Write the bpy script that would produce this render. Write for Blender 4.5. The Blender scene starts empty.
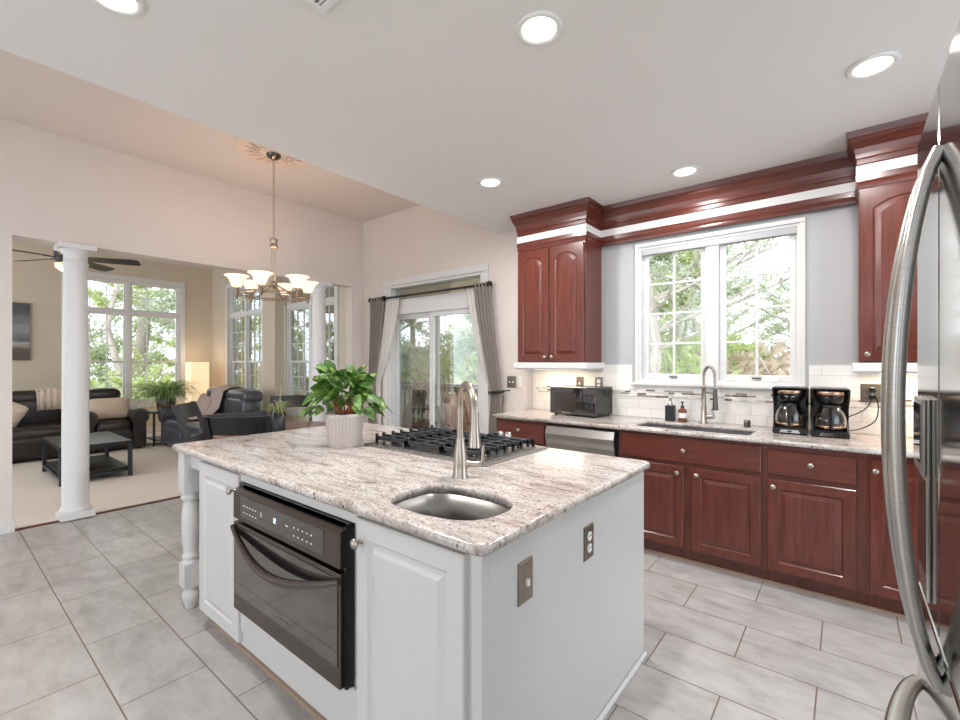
import bpy, bmesh, math, random
from math import sin, cos, pi, radians as R
from mathutils import Vector, Matrix
random.seed(7)
S = bpy.context.scene
C = S.collection

# ------------------------------------------------------------------ camera, sky, exposure
cam_d = bpy.data.cameras.new('camera'); cam = bpy.data.objects.new('camera', cam_d); C.objects.link(cam)
cam.location = (0, 0, 1.387); cam.rotation_euler = (R(90), 0, 0.6798)
cam_d.sensor_width = 36; cam_d.lens = 451.42 / 960 * 36
cam_d.shift_x = -0.94 / 960; cam_d.shift_y = 2.2 / 960
cam_d.clip_start = 0.02; cam_d.clip_end = 300
S.camera = cam
W = bpy.data.worlds.new('sky'); S.world = W; W.use_nodes = True
W.node_tree.nodes['Background'].inputs[0].default_value = (0.885, 0.97, 1.08, 1)
W.node_tree.nodes['Background'].inputs[1].default_value = 2.6
S.view_settings.view_transform = 'Standard'; S.view_settings.look = 'None'
S.view_settings.exposure = 0.43; S.view_settings.gamma = 1.0
S.view_settings.use_curve_mapping = False
S.cycles.use_denoising = True
S.cycles.max_bounces = 10; S.cycles.diffuse_bounces = 5; S.cycles.transparent_max_bounces = 16
S.cycles.caustics_reflective = False; S.cycles.caustics_refractive = False
S.cycles.sample_clamp_indirect = 6
def light(kind, name, loc, energy, color, size=.1, rot=(0, 0, 0), size_y=None, spot=None):
    d = bpy.data.lights.new(name, kind); d.energy = energy; d.color = color
    if kind == 'AREA':
        d.size = size
        if size_y: d.shape = 'RECTANGLE'; d.size_y = size_y
        else: d.shape = 'DISK'
    else: d.shadow_soft_size = size
    if spot: d.spot_size = spot; d.spot_blend = .6
    o = bpy.data.objects.new(name, d); o.location = loc; o.rotation_euler = rot; C.objects.link(o); return o
def portal(loc, w, h, rot):
    o = light('AREA', 'sky_portal', loc, 1, (1, 1, 1), w, rot, h); o.data.cycles.is_portal = True  # guides sky light through windows and through the added unseen openings

# ------------------------------------------------------------------ materials
def lin(c):
    return tuple(((v/255)/12.92 if v/255 <= .04045 else ((v/255+.055)/1.055)**2.4) for v in c) + (1,)
def mat(name, rgb, rough=.5, metal=0., spec=.5, **kw):
    m = bpy.data.materials.new(name); m.use_nodes = True; b = m.node_tree.nodes['Principled BSDF']
    b.inputs['Base Color'].default_value = lin(rgb); b.inputs['Roughness'].default_value = rough
    b.inputs['Metallic'].default_value = metal; b.inputs['Specular IOR Level'].default_value = spec
    for k, v in kw.items(): b.inputs[k.replace('_', ' ')].default_value = v
    return m
class NT:
    def __init__(s, m): s.t = m.node_tree; s.b = s.t.nodes['Principled BSDF']
    def n(s, typ, **kw):
        nd = s.t.nodes.new(typ)
        for k, v in kw.items(): setattr(nd, k, v)
        return nd
    def l(s, a, b): s.t.links.new(a, b)
    def coord(s, scale=(1, 1, 1), loc=(0, 0, 0), rot=(0, 0, 0)):
        tc = s.n('ShaderNodeTexCoord'); mp = s.n('ShaderNodeMapping'); s.l(tc.outputs['Object'], mp.inputs[0])
        mp.inputs['Scale'].default_value = scale; mp.inputs['Location'].default_value = loc; mp.inputs['Rotation'].default_value = rot
        return mp.outputs[0]
    def noise(s, vec, scale, detail=4, rough=.5, dist=0):
        n = s.n('ShaderNodeTexNoise'); s.l(vec, n.inputs['Vector']); n.inputs['Scale'].default_value = scale
        n.inputs['Detail'].default_value = detail; n.inputs['Roughness'].default_value = rough; n.inputs['Distortion'].default_value = dist
        return n.outputs['Fac']
    def ramp(s, fac, stops):
        r = s.n('ShaderNodeValToRGB'); s.l(fac, r.inputs[0]); e = r.color_ramp.elements
        while len(e) < len(stops): e.new(.5)
        for i, (p, c) in enumerate(stops): e[i].position = p; e[i].color = lin(c) if max(c) > 1 else tuple(c) + (1,)
        return r.outputs[0]
    def mix(s, fac, a, b, typ='MIX'):
        m = s.n('ShaderNodeMix', data_type='RGBA', blend_type=typ)
        for i, v in ((0, fac), (6, a), (7, b)):
            if hasattr(v, 'links'): s.l(v, m.inputs[i])
            else: m.inputs[i].default_value = v
        return m.outputs[2]
    def bump(s, h, strength=.2, dist=.01):
        b = s.n('ShaderNodeBump'); s.l(h, b.inputs['Height']); b.inputs['Strength'].default_value = strength
        b.inputs['Distance'].default_value = dist; s.l(b.outputs[0], s.b.inputs['Normal'])
def noisy(name, a, b, scale, rough=.6, stretch=(1, 1, 1), bump=0, detail=4, dist=0, **kw):
    m = mat(name, a, rough, **kw); t = NT(m); v = t.coord(stretch); f = t.noise(v, scale, detail, .55, dist)
    t.l(t.ramp(f, [(.3, a), (.7, b)]), t.b.inputs['Base Color'])
    if bump: t.bump(f, bump)
    return m
M = {}
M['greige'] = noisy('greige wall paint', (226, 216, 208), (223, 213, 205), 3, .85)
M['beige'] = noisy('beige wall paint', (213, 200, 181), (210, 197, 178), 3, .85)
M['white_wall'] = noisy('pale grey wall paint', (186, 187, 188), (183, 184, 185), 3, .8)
M['ceiling'] = noisy('ceiling paint', (238, 235, 232), (236, 233, 230), 2, .9)
M['ceiling_warm'] = noisy('warm ceiling paint', (222, 211, 203), (220, 209, 201), 2, .9)
M['trim'] = noisy('white trim paint', (224, 223, 221), (221, 220, 218), 3, .4)
M['paint'] = noisy('cabinet white paint', (206, 204, 201), (203, 201, 198), 3, .38)
M['cherry'] = noisy('cherry wood', (82, 36, 26), (110, 53, 40), 5, .28, (9, 9, .8), detail=6, dist=.6, Coat_Weight=.3, Coat_Roughness=.15)
M['cherry_h'] = noisy('cherry wood long grain', (82, 36, 26), (110, 53, 40), 5, .28, (.8, 9, 9), detail=6, dist=.6, Coat_Weight=.3, Coat_Roughness=.15)
M['oak'] = noisy('oak shoe strip', (158, 134, 114), (178, 154, 134), 5, .5, (1, 8, 8))
M['steel'] = noisy('brushed stainless steel', (178, 176, 172), (192, 190, 186), 30, .28, (.3, .3, 14), metal=1.)
M['steel_door'] = noisy('polished stainless door', (186, 186, 186), (192, 192, 192), 12, .09, (14, 14, .3), metal=1.)
M['steel_dark'] = noisy('dark stainless steel', (98, 91, 87), (110, 103, 98), 20, .2, (.3, .3, 14), metal=1.)
M['steel_basin'] = mat('satin sink steel', (142, 139, 135), .38, 1.)
M['nickel'] = mat('brushed nickel', (176, 166, 154), .3, 1.)
M['bronze_nickel'] = mat('satin nickel', (178, 160, 138), .3, 1.)
M['pewter'] = noisy('pewter cover plate', (128, 118, 106), (146, 136, 122), 30, .35, metal=.9)
M['black'] = mat('black plastic', (16, 16, 17), .25)
M['black_glass'] = mat('black glass', (30, 28, 28), .06, spec=.9, Coat_Weight=1., Coat_Roughness=.03)
M['black_wood'] = noisy('black painted wood', (26, 25, 25), (36, 34, 33), 8, .38)
M['iron'] = mat('cast iron grate', (52, 54, 57), .42, .2)
M['chrome'] = mat('chrome', (215, 215, 215), .08, 1.)
M['white_plastic'] = mat('white plastic', (238, 238, 235), .35)
M['leather'] = noisy('black brown leather', (33, 28, 27), (46, 40, 38), 14, .33, bump=.15)
M['leather_grey'] = noisy('slate leather', (60, 61, 67), (82, 83, 90), 14, .3, bump=.15)
M['throw'] = noisy('cream throw', (214, 198, 182), (226, 212, 198), 60, .95, bump=.3)
M['throw_grey'] = noisy('taupe throw', (166, 148, 140), (186, 168, 158), 50, .95, bump=.3)
M['pillow'] = noisy('sand pillow cloth', (198, 178, 156), (214, 196, 176), 40, .9, bump=.2)
M['curtain'] = noisy('grey brown curtain cloth', (130, 120, 112), (146, 136, 128), 60, .9, bump=.1)
M['sheer'] = mat('white sheer cloth', (250, 248, 244), .9, Transmission_Weight=.0)
M['carpet'] = noisy('cream carpet', (220, 210, 198), (234, 226, 216), 90, .98, bump=.4)
M['terracotta'] = mat('terracotta pot', (120, 78, 58), .7)
M['soil'] = noisy('soil', (60, 44, 34), (84, 64, 50), 60, .95)
M['red_stem'] = noisy('reddish plant stems', (150, 78, 52), (176, 104, 70), 30, .6)
M['deckwood'] = noisy('weathered deck wood', (150, 132, 120), (182, 164, 150), 5, .8, (1, 8, 8))
M['deckred'] = noisy('red brown deck furniture wood', (116, 66, 48), (140, 84, 62), 5, .7, (1, 8, 8))
M['bark'] = noisy('tree bark', (158, 144, 134), (198, 186, 174), 8, .9, (1, 1, .25), bump=.5)
M['fan'] = noisy('dark fan blade', (40, 36, 34), (52, 47, 44), 6, .4)
M['sinkblack'] = mat('black composite sink', (38, 40, 42), .45)
M['wood_table'] = noisy('brown table wood', (112, 78, 60), (134, 98, 78), 5, .3, (8, 1, 1))
M['copper'] = mat('copper band', (206, 168, 140), .2, 1.)
M['medallion'] = mat('ivory plaster', (226, 206, 188), .85)
def leafmat(name, stops, transl=.35, scale=3):
    m = bpy.data.materials.new(name); m.use_nodes = True; t = NT(m); v = t.coord()
    col = t.ramp(t.noise(v, scale, 3), stops); t.l(col, t.b.inputs['Base Color']); t.b.inputs['Roughness'].default_value = .45
    tr = t.n('ShaderNodeBsdfTranslucent'); t.l(col, tr.inputs[0]); mx = t.n('ShaderNodeMixShader'); mx.inputs[0].default_value = transl
    t.l(t.b.outputs[0], mx.inputs[1]); t.l(tr.outputs[0], mx.inputs[2]); t.l(mx.outputs[0], t.t.nodes['Material Output'].inputs[0]); return m
M['leaf_pothos'] = leafmat('variegated leaf', [(.33, (40, 74, 30)), (.5, (78, 118, 46)), (.62, (120, 156, 70)), (.7, (204, 212, 150))], .2, 22)
M['leaf_fern'] = leafmat('fern frond', [(.3, (124, 158, 96)), (.7, (186, 208, 142))], .4, 12)
M['leaf_air'] = leafmat('pale air plant leaf', [(.3, (134, 150, 96)), (.7, (196, 204, 150))], .3, 20)
M['leaf_a'] = leafmat('spring green tree leaf', [(.3, (186, 198, 130)), (.7, (222, 228, 172))], .5, .5)
M['leaf_b'] = leafmat('grey green tree leaf', [(.3, (172, 184, 150)), (.7, (210, 216, 186))], .5, .5)
M['leaf_c'] = leafmat('tan brush leaf', [(.3, (196, 172, 150)), (.7, (222, 206, 182))], .4, .5)
# sheer: partly see-through cloth
_t = NT(M['sheer']); _tr = _t.n('ShaderNodeBsdfTranslucent'); _tr.inputs[0].default_value = lin((245, 240, 232))
_mx = _t.n('ShaderNodeMixShader'); _mx.inputs[0].default_value = .45; _t.l(_t.b.outputs[0], _mx.inputs[1]); _t.l(_tr.outputs[0], _mx.inputs[2])
_t.l(_mx.outputs[0], _t.t.nodes['Material Output'].inputs[0])
def glass(name, tint=(1, 1, 1), refl=.06, rough=.0):
    m = bpy.data.materials.new(name); m.use_nodes = True; t = NT(m); tp = t.n('ShaderNodeBsdfTransparent'); tp.inputs[0].default_value = tint + (1,)
    g = t.n('ShaderNodeBsdfGlossy'); g.inputs['Roughness'].default_value = rough; fr = t.n('ShaderNodeFresnel'); fr.inputs[0].default_value = 1.45
    mm = t.n('ShaderNodeMath', operation='MULTIPLY'); mm.inputs[1].default_value = refl / .04; t.l(fr.outputs[0], mm.inputs[0]); mm.use_clamp = True
    mx = t.n('ShaderNodeMixShader'); t.l(mm.outputs[0], mx.inputs[0]); t.l(tp.outputs[0], mx.inputs[1]); t.l(g.outputs[0], mx.inputs[2])
    t.l(mx.outputs[0], t.t.nodes['Material Output'].inputs[0]); return m
M['pane'] = glass('window glass', (.97, .985, .98), .03)
M['carafe'] = glass('carafe glass', (.78, .70, .62), .14)
M['amber'] = mat('amber bottle', (120, 66, 40), .15)
def emit(name, rgb, strength):
    m = mat(name, rgb, .5); b = m.node_tree.nodes['Principled BSDF']; b.inputs['Emission Color'].default_value = lin(rgb); b.inputs['Emission Strength'].default_value = strength; return m
M['lamp_on'] = emit('lit downlight lens', (255, 246, 228), 6)
M['shade_on'] = emit('lit alabaster shade', (255, 222, 196), .75)
M['led'] = emit('oven clock digits', (190, 210, 255), 1.5)
M['lamp_shade'] = emit('lit paper shade', (255, 224, 180), .55)
def granite():
    m = mat('granite', (205, 190, 180), .17); t = NT(m)
    v = t.coord((1, 1, 1), rot=(0, 0, .5)); v2 = t.coord((1, 4.5, 2), rot=(0, 0, .45))
    base = t.ramp(t.noise(v2, 3.4, 8, .66, 1.6), [(.30, (140, 124, 118)), (.41, (182, 170, 163)), (.49, (206, 198, 192)), (.58, (222, 217, 212)), (.72, (184, 170, 163))])
    grain = t.ramp(t.noise(v, 85, 4, .7), [(.34, (104, 92, 88)), (.46, (208, 201, 197)), (.7, (250, 248, 246))])
    c = t.mix(.8, base, grain, 'MULTIPLY')
    vo = t.n('ShaderNodeTexVoronoi'); t.l(v, vo.inputs['Vector']); vo.inputs['Scale'].default_value = 30; vo.inputs['Randomness'].default_value = 1
    spots = t.ramp(vo.outputs['Distance'], [(.13, (1., 1., 1.)), (.2, (0., 0., 0.))])
    msk = t.ramp(t.noise(v2, 7, 3, .6), [(.47, (0., 0., 0.)), (.54, (1., 1., 1.))])
    f = t.mix(1.0, spots, msk, 'MULTIPLY')
    c = t.mix(f, c, lin((74, 56, 54)))
    mx = t.n('ShaderNodeGamma'); t.l(c, mx.inputs[0]); mx.inputs[1].default_value = .95
    t.l(mx.outputs[0], t.b.inputs['Base Color']); return m
M['granite'] = granite()
def tile_floor():
    m = mat('floor tile', (190, 186, 182), .33); t = NT(m)
    v = t.coord((1, 1, 1), loc=(2.897 + .311, -.498 + .317 * 40, 0))
    v = t.coord((1, 1, 1), loc=(.718 + 62.2, 317 * .1 - 3.0345 + .317 * 0, 0))
    br = t.n('ShaderNodeTexBrick', offset=.5, squash=1.0); t.l(v, br.inputs['Vector'])
    br.inputs['Scale'].default_value = 1; br.inputs['Brick Width'].default_value = .622; br.inputs['Row Height'].default_value = .317
    br.inputs['Mortar Size'].default_value = .0032; br.inputs['Mortar Smooth'].default_value = .1; br.inputs['Bias'].default_value = 0
    br.inputs['Color1'].default_value = (.42, .42, .42, 1); br.inputs['Color2'].default_value = (.58, .58, .58, 1); br.inputs['Mortar'].default_value = (.5, .5, .5, 1)
    n1 = t.noise(t.coord((1.0, 2.2, 1)), 4.5, 8, .68, .25)
    c = t.ramp(n1, [(.3, (158, 153, 149)), (.5, (178, 174, 171)), (.7, (191, 188, 185))])
    c = t.mix(.35, c, br.outputs['Color'], 'OVERLAY')
    c = t.mix(br.outputs['Fac'], c, lin((126, 112, 98)))
    t.l(c, t.b.inputs['Base Color']); inv = t.n('ShaderNodeMath', operation='SUBTRACT'); inv.inputs[0].default_value = 1; t.l(br.outputs['Fac'], inv.inputs[1])
    t.bump(inv.outputs[0], .5, .002); return m
M['tile'] = tile_floor()
def subway():
    m = mat('white subway tile', (236, 233, 228), .15); t = NT(m)
    tc = t.n('ShaderNodeTexCoord'); sp = t.n('ShaderNodeSeparateXYZ'); cb = t.n('ShaderNodeCombineXYZ')
    t.l(tc.outputs['Object'], sp.inputs[0]); t.l(sp.outputs[0], cb.inputs[0]); t.l(sp.outputs[2], cb.inputs[1])
    br = t.n('ShaderNodeTexBrick', offset=.5); mp = t.n('ShaderNodeMapping'); mp.inputs['Location'].default_value = (10, -.915 + .762, 0); t.l(cb.outputs[0], mp.inputs[0]); t.l(mp.outputs[0], br.inputs['Vector'])
    br.inputs['Scale'].default_value = 1; br.inputs['Brick Width'].default_value = .21; br.inputs['Row Height'].default_value = .0762; br.inputs['Mortar Size'].default_value = .0016
    br.inputs['Color1'].default_value = lin((238, 235, 230)); br.inputs['Color2'].default_value = lin((232, 229, 224)); br.inputs['Mortar'].default_value = lin((206, 200, 194))
    t.l(br.outputs['Color'], t.b.inputs['Base Color']); inv = t.n('ShaderNodeMath', operation='SUBTRACT'); inv.inputs[0].default_value = 1; t.l(br.outputs['Fac'], inv.inputs[1]); t.bump(inv.outputs[0], .3, .002)
    return m
M['subway'] = subway()
def mosaic():
    m = mat('glass mosaic strip', (200, 195, 190), .12); t = NT(m)
    tc = t.n('ShaderNodeTexCoord'); sp = t.n('ShaderNodeSeparateXYZ'); cb = t.n('ShaderNodeCombineXYZ')
    t.l(tc.outputs['Object'], sp.inputs[0]); t.l(sp.outputs[0], cb.inputs[0]); t.l(sp.outputs[2], cb.inputs[1])
    sc = t.n('ShaderNodeVectorMath', operation='SNAP'); 
    br = t.n('ShaderNodeTexBrick', offset=.37, offset_frequency=1, squash=.7, squash_frequency=2); mp = t.n('ShaderNodeMapping'); mp.inputs['Location'].default_value = (10, -1.09 + 1.6, 0); t.l(cb.outputs[0], mp.inputs[0]); t.l(mp.outputs[0], br.inputs['Vector'])
    br.inputs['Scale'].default_value = 1; br.inputs['Brick Width'].default_value = .075; br.inputs['Row Height'].default_value = .016; br.inputs['Mortar Size'].default_value = .001; br.inputs['Bias'].default_value = 0
    br.inputs['Color1'].default_value = (0, 0, 0, 1); br.inputs['Color2'].default_value = (1, 1, 1, 1); br.inputs['Mortar'].default_value = (.4, .4, .4, 1)
    t.l(t.ramp(br.outputs['Color'], [(0, (104, 88, 78)), (.12, (150, 134, 122)), (.26, (224, 220, 214)), (.6, (236, 233, 228)), (.78, (196, 192, 182)), (1, (232, 228, 222))]), t.b.inputs['Base Color'])
    for e in t.t.nodes: 
        if e.bl_idname == 'ShaderNodeValToRGB': e.color_ramp.interpolation = 'CONSTANT'
    return m
M['mosaic'] = mosaic()
def picture_mat():
    m = mat('seascape print', (120, 122, 124), .6); t = NT(m); tc = t.n('ShaderNodeTexCoord'); sp = t.n('ShaderNodeSeparateXYZ'); t.l(tc.outputs['Object'], sp.inputs[0])
    n = t.noise(t.coord((1, 1, 5)), 3, 5); ad = t.n('ShaderNodeMath', operation='MULTIPLY_ADD'); t.l(n, ad.inputs[0]); ad.inputs[1].default_value = .25; t.l(sp.outputs[2], ad.inputs[2])
    t.l(t.ramp(ad.outputs[0], [(.05, (74, 66, 62)), (.30, (110, 96, 88)), (.40, (176, 172, 168)), (.46, (96, 98, 104)), (.62, (150, 152, 154)), (.95, (84, 88, 92))]), t.b.inputs['Base Color']); return m
M['print'] = picture_mat()

# ------------------------------------------------------------------ mesh helpers
class MB:
    def __init__(s): s.v = []; s.f = []; s.sm = []; s.mi = []; s.cur = 0
    def add(s, vs, fs, smooth=False, m=None):
        if m is not None: vs = [m @ Vector(v) for v in vs]
        b = len(s.v); s.v += [tuple(v) for v in vs]
        for f in fs: s.f.append([b + i for i in f]); s.sm.append(smooth); s.mi.append(s.cur)
        return s
    def box(s, x0, x1, y0, y1, z0, z1, m=None):
        vs = [(x, y, z) for x in (x0, x1) for y in (y0, y1) for z in (z0, z1)]
        return s.add(vs, [(0, 1, 3, 2), (4, 6, 7, 5), (0, 4, 5, 1), (2, 3, 7, 6), (0, 2, 6, 4), (1, 5, 7, 3)], False, m)
    def loft(s, rings, cap0=True, cap1=True, smooth=True, closed=True, m=None):
        n = len(rings[0]); vs = [p for r in rings for p in r]; fs = []
        for i in range(len(rings) - 1):
            for j in range(n if closed else n - 1):
                k = (j + 1) % n; fs.append((i*n+j, i*n+k, (i+1)*n+k, (i+1)*n+j))
        s.add(vs, fs, smooth, m)
        if cap0: s.add(rings[0], [list(range(n))[::-1]], False, m)
        if cap1: s.add(rings[-1], [list(range(n))], False, m)
        return s
    def tube(s, pts, r, n=10, cap=True, m=None, sq=1.):
        pts = [Vector(p) for p in pts]; rings = []; prev = None
        for i, p in enumerate(pts):
            d = (pts[min(i+1, len(pts)-1)] - pts[max(i-1, 0)]).normalized()
            if prev is None:
                a = Vector((0, 0, 1)) if abs(d.z) < .9 else Vector((1, 0, 0)); u = d.cross(a).normalized()
            else:
                u = (prev - d * prev.dot(d)).normalized()
            prev = u; w = d.cross(u); rr = r[i] if isinstance(r, (list, tuple)) else r
            rings.append([tuple(p + u*cos(2*pi*k/n)*rr + w*sin(2*pi*k/n)*rr*sq) for k in range(n)])
        return s.loft(rings, cap, cap, True, True, m)
    def lathe(s, prof, n=24, c=(0, 0, 0), m=None, cap=True):
        rings = [[(c[0]+r*cos(2*pi*k/n), c[1]+r*sin(2*pi*k/n), c[2]+z) for k in range(n)] for r, z in prof]
        return s.loft(rings, cap, cap, True, True, m)
    def sup(s, c, size, e1=.35, e2=.35, nu=14, nv=24, m=None):   # superellipsoid cushion
        f = lambda w, e: (1 if w >= 0 else -1) * abs(w) ** e
        rings = []
        for i in range(nu + 1):
            a = -pi/2 + pi*i/nu; a = max(min(a, pi/2-.02), -pi/2+.02)
            rings.append([(c[0]+size[0]/2*f(cos(a), e1)*f(cos(b), e2), c[1]+size[1]/2*f(cos(a), e1)*f(sin(b), e2), c[2]+size[2]/2*f(sin(a), e1)) for b in [2*pi*k/nv for k in range(nv)]])
        return s.loft(rings, True, True, True, True, m)
    def build(s, name, mats, parent=None, bevel=0, seg=2):
        me = bpy.data.meshes.new(name); me.from_pydata(s.v, [], s.f)
        for mt in (mats if isinstance(mats, (list, tuple)) else [mats]): me.materials.append(M[mt] if isinstance(mt, str) else mt)
        me.polygons.foreach_set('use_smooth', s.sm); me.polygons.foreach_set('material_index', s.mi)
        bm = bmesh.new(); bm.from_mesh(me); bmesh.ops.recalc_face_normals(bm, faces=bm.faces); bm.to_mesh(me); bm.free()
        o = bpy.data.objects.new(name, me); C.objects.link(o)
        if parent: o.parent = parent
        if bevel:
            b = o.modifiers.new('b', 'BEVEL'); b.width = bevel; b.segments = seg; b.limit_method = 'ANGLE'; b.angle_limit = R(40)
        return o
def tag(o, label=None, cat=None, group=None, kind=None):
    for k, v in (('label', label), ('category', cat), ('group', group), ('kind', kind)):
        if v: o[k] = v
    return o
def thing(name, label, cat, loc=(0, 0, 0), rz=0, group=None):
    o = bpy.data.objects.new(name, None); C.objects.link(o); o.location = loc; o.rotation_euler = (0, 0, rz); o.empty_display_size = .1
    return tag(o, label, cat, group)
def copy_tree(o, parent=None):
    c = o.copy(); C.objects.link(c); c.parent = parent
    for ch in list(o.children): copy_tree(ch, c)
    return c
def struct(mb, name, m, parent=None, bevel=0):
    o = mb.build(name, m, parent, bevel)
    if not parent: o['kind'] = 'structure'
    return o
def T(x=0, y=0, z=0): return Matrix.Translation((x, y, z))
def RX(a): return Matrix.Rotation(a, 4, 'X')
def RY(a): return Matrix.Rotation(a, 4, 'Y')
def RZ(a): return Matrix.Rotation(a, 4, 'Z')
def arc(c, r, a0, a1, n, plane='xz'):
    out = []
    for i in range(n + 1):
        a = a0 + (a1 - a0) * i / n; u, w = r * cos(a), r * sin(a)
        out.append((c[0]+u, c[1], c[2]+w) if plane == 'xz' else (c[0], c[1]+u, c[2]+w) if plane == 'yz' else (c[0]+u, c[1]+w, c[2]))
    return out
def rrect(x0, x1, y0, y1, r, n=6):
    out = []
    for cx, cy, a in ((x1-r, y1-r, 0), (x0+r, y1-r, pi/2), (x0+r, y0+r, pi), (x1-r, y0+r, 3*pi/2)):
        out += [(cx+r*cos(a+pi/2*i/n), cy+r*sin(a+pi/2*i/n)) for i in range(n+1)]
    return out
def inset(pts, d):
    n = len(pts); out = []
    for i in range(n):
        a, b, c = Vector(pts[i-1]), Vector(pts[i]), Vector(pts[(i+1) % n])
        t = (c - a); t.normalize(); nrm = Vector((-t.y, t.x)); out.append(tuple(b + nrm * d))
    return out
def slab(name, m, outer, holes, z0, z1, r, parent=None):
    """stone top with rounded edge and cut-outs; outer is counter-clockwise"""
    bm = bmesh.new()
    prof = [(r*(1-sin(a)), (z0+z1)/2 - (z1-z0)/2*cos(a)) for a in [pi*i/8 for i in range(9)]]
    def ring(pts, z): return [bm.verts.new((x, y, z)) for x, y in pts]
    def bridge(a, b, smooth):
        n = len(a)
        for j in range(n): f = bm.faces.new((a[j], a[(j+1) % n], b[(j+1) % n], b[j])); f.smooth = smooth
    rings = [ring(inset(outer, d), z) for d, z in prof]
    for a, b in zip(rings, rings[1:]): bridge(a, b, True)
    tops, bots = [rings[-1]], [rings[0]]
    for h in holes:
        a, b, c = ring(h, z0), ring(h, z1-.004), ring([p for p in inset(h, -.004)], z1); bridge(a, b, True); bridge(b, c, True); tops.append(c); bots.append(a)
    for loops in (tops, bots):
        es = []
        for L in loops:
            for j in range(len(L)): es.append(bm.edges.get((L[j], L[(j+1) % len(L)])) or bm.edges.new((L[j], L[(j+1) % len(L)])))
        bmesh.ops.triangle_fill(bm, edges=es, use_beauty=True)
    bmesh.ops.recalc_face_normals(bm, faces=bm.faces)
    me = bpy.data.meshes.new(name); bm.to_mesh(me); bm.free(); me.materials.append(M[m])
    o = bpy.data.objects.new(name, me); C.objects.link(o)
    if parent: o.parent = parent
    return o
def panel(mb, x0, x1, z0, z1, yf, t=.02, arch=0., stile=.055, raised=True):
    """raised-panel door leaf, front at y=yf facing -y"""
    N = 14
    def loop(d, y, a):
        L = [(x0+d, y, z0+d), (x1-d, y, z0+d)]
        for i in range(N+1):
            u = i / N; x = (x1-d) + (x0-x1+2*d) * u
            zz = z1 - d - (a * (1 - sin(pi*u) ** .8) if a else 0)
            L.append((x, y, zz))
        return L
    rings = [loop(0, yf+t, 0), loop(0, yf+.004, 0), loop(.004, yf, 0)]
    if raised:
        rings += [loop(stile, yf, arch), loop(stile+.007, yf+.008, arch), loop(stile+.013, yf+.008, arch), loop(stile+.034, yf+.001, arch*.95), loop(stile+.037, yf+.0, arch*.95)]
    mb.loft(rings, True, True, False)
    return mb
def knob_mb(x, y, z, r=.0165, ax='-y'):
    mb = MB(); prof = [(.009, 0), (.007, .004), (.0055, .013), (.009, .017), (r*.85, .021), (r, .027), (r*.9, .033), (r*.5, .037), (.002, .038)]
    m = T(x, y, z) @ (RX(pi/2) if ax == '-y' else RY(pi/2)); return mb.lathe(prof, 16, m=m)
def holes_wall(mb, axis, p0, p1, a0, a1, z0, z1, holes):
    """solid wall slab with rectangular openings; axis 'y' = plane of constant y (p0..p1 thick), along x a0..a1"""
    cuts = sorted({a0, a1} | {h[0] for h in holes} | {h[1] for h in holes})
    for u, w in zip(cuts, cuts[1:]):
        hs = sorted([(h[2], h[3]) for h in holes if h[0] <= u+1e-6 and h[1] >= w-1e-6]); z = z0
        for b, t in hs + [(z1, z1)]:
            if b > z + 1e-5:
                if axis == 'y': mb.box(u, w, p0, p1, z, b)
                else: mb.box(p0, p1, u, w, z, b)
            z = max(z, t)
    return mb

# ------------------------------------------------------------------ setting
CZ = 2.775; DZ = 3.35
struct(MB().box(-5.31, 3.2, -3.2, 4.05, -.05, 0), 'floor', 'tile')
struct(MB().box(-10.7, -5.31, -3.2, 4.05, -.05, .008), 'floor_living', 'carpet')
struct(MB().box(-5.335, -5.305, .46, 3.72, 0, .012), 'trim_1', 'cherry')
struct(MB().box(-2.914, 3.2, -3.2, 3.9, CZ, DZ + .1), 'ceiling', 'ceiling')
mb = MB(); mb.add([(-5.29, -3.2, DZ), (-4.2, -3.2, DZ), (-2.914, -3.2, DZ-.05), (-5.29, 3.9, DZ), (-4.2, 3.9, DZ), (-2.914, 3.9, DZ-.05),
                   (-5.29, -3.2, DZ+.1), (-4.2, -3.2, DZ+.1), (-2.914, -3.2, DZ+.1), (-5.29, 3.9, DZ+.1), (-4.2, 3.9, DZ+.1), (-2.914, 3.9, DZ+.1)],
                  [(0, 1, 4, 3), (1, 2, 5, 4), (6, 9, 10, 7), (7, 10, 11, 8), (0, 6, 7, 1), (1, 7, 8, 2), (3, 4, 10, 9), (4, 5, 11, 10), (0, 3, 9, 6), (2, 8, 11, 5)])
struct(mb, 'ceiling_dining', 'ceiling_warm')  # slope on the soffit side added to give that band a subtle shade
struct(MB().box(-10.7, -5.44, -3.2, 4.05, DZ, DZ + .1), 'ceiling_living', 'ceiling_warm')
# walls
struct(holes_wall(MB(), 'x', -5.44, -5.29, -3.2, 3.9, 0, DZ, [(.46, 3.72, 0, 2.427)]), 'wall_left', 'greige')
KW = (-1.395, -.25, 1.215, 2.375)      # kitchen window opening
SD = (-4.74, -3.12, 0, 2.39)           # sliding door opening
struct(holes_wall(MB(), 'y', 3.9, 4.05, -5.44, -2.48, 0, DZ + .1, [SD]), 'wall_dining', 'greige')
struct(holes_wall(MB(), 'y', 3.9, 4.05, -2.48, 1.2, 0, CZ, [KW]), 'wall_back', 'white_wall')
L1 = (-9.75, -8.28, .60, 2.88); L2 = (-7.44, -5.97, .60, 2.88)
struct(holes_wall(MB(), 'y', 3.9, 4.05, -10.7, -5.44, 0, DZ, [L1, L2]).box(-7.89, -7.46, 3.72, 3.9, 0, DZ), 'wall_living_right', 'beige')
F1 = (1.60, 3.30, .60, 2.92)
struct(holes_wall(MB(), 'x', -10.7, -10.55, -3.2, 3.9, 0, DZ, [F1]), 'wall_living_far', 'beige')
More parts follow.
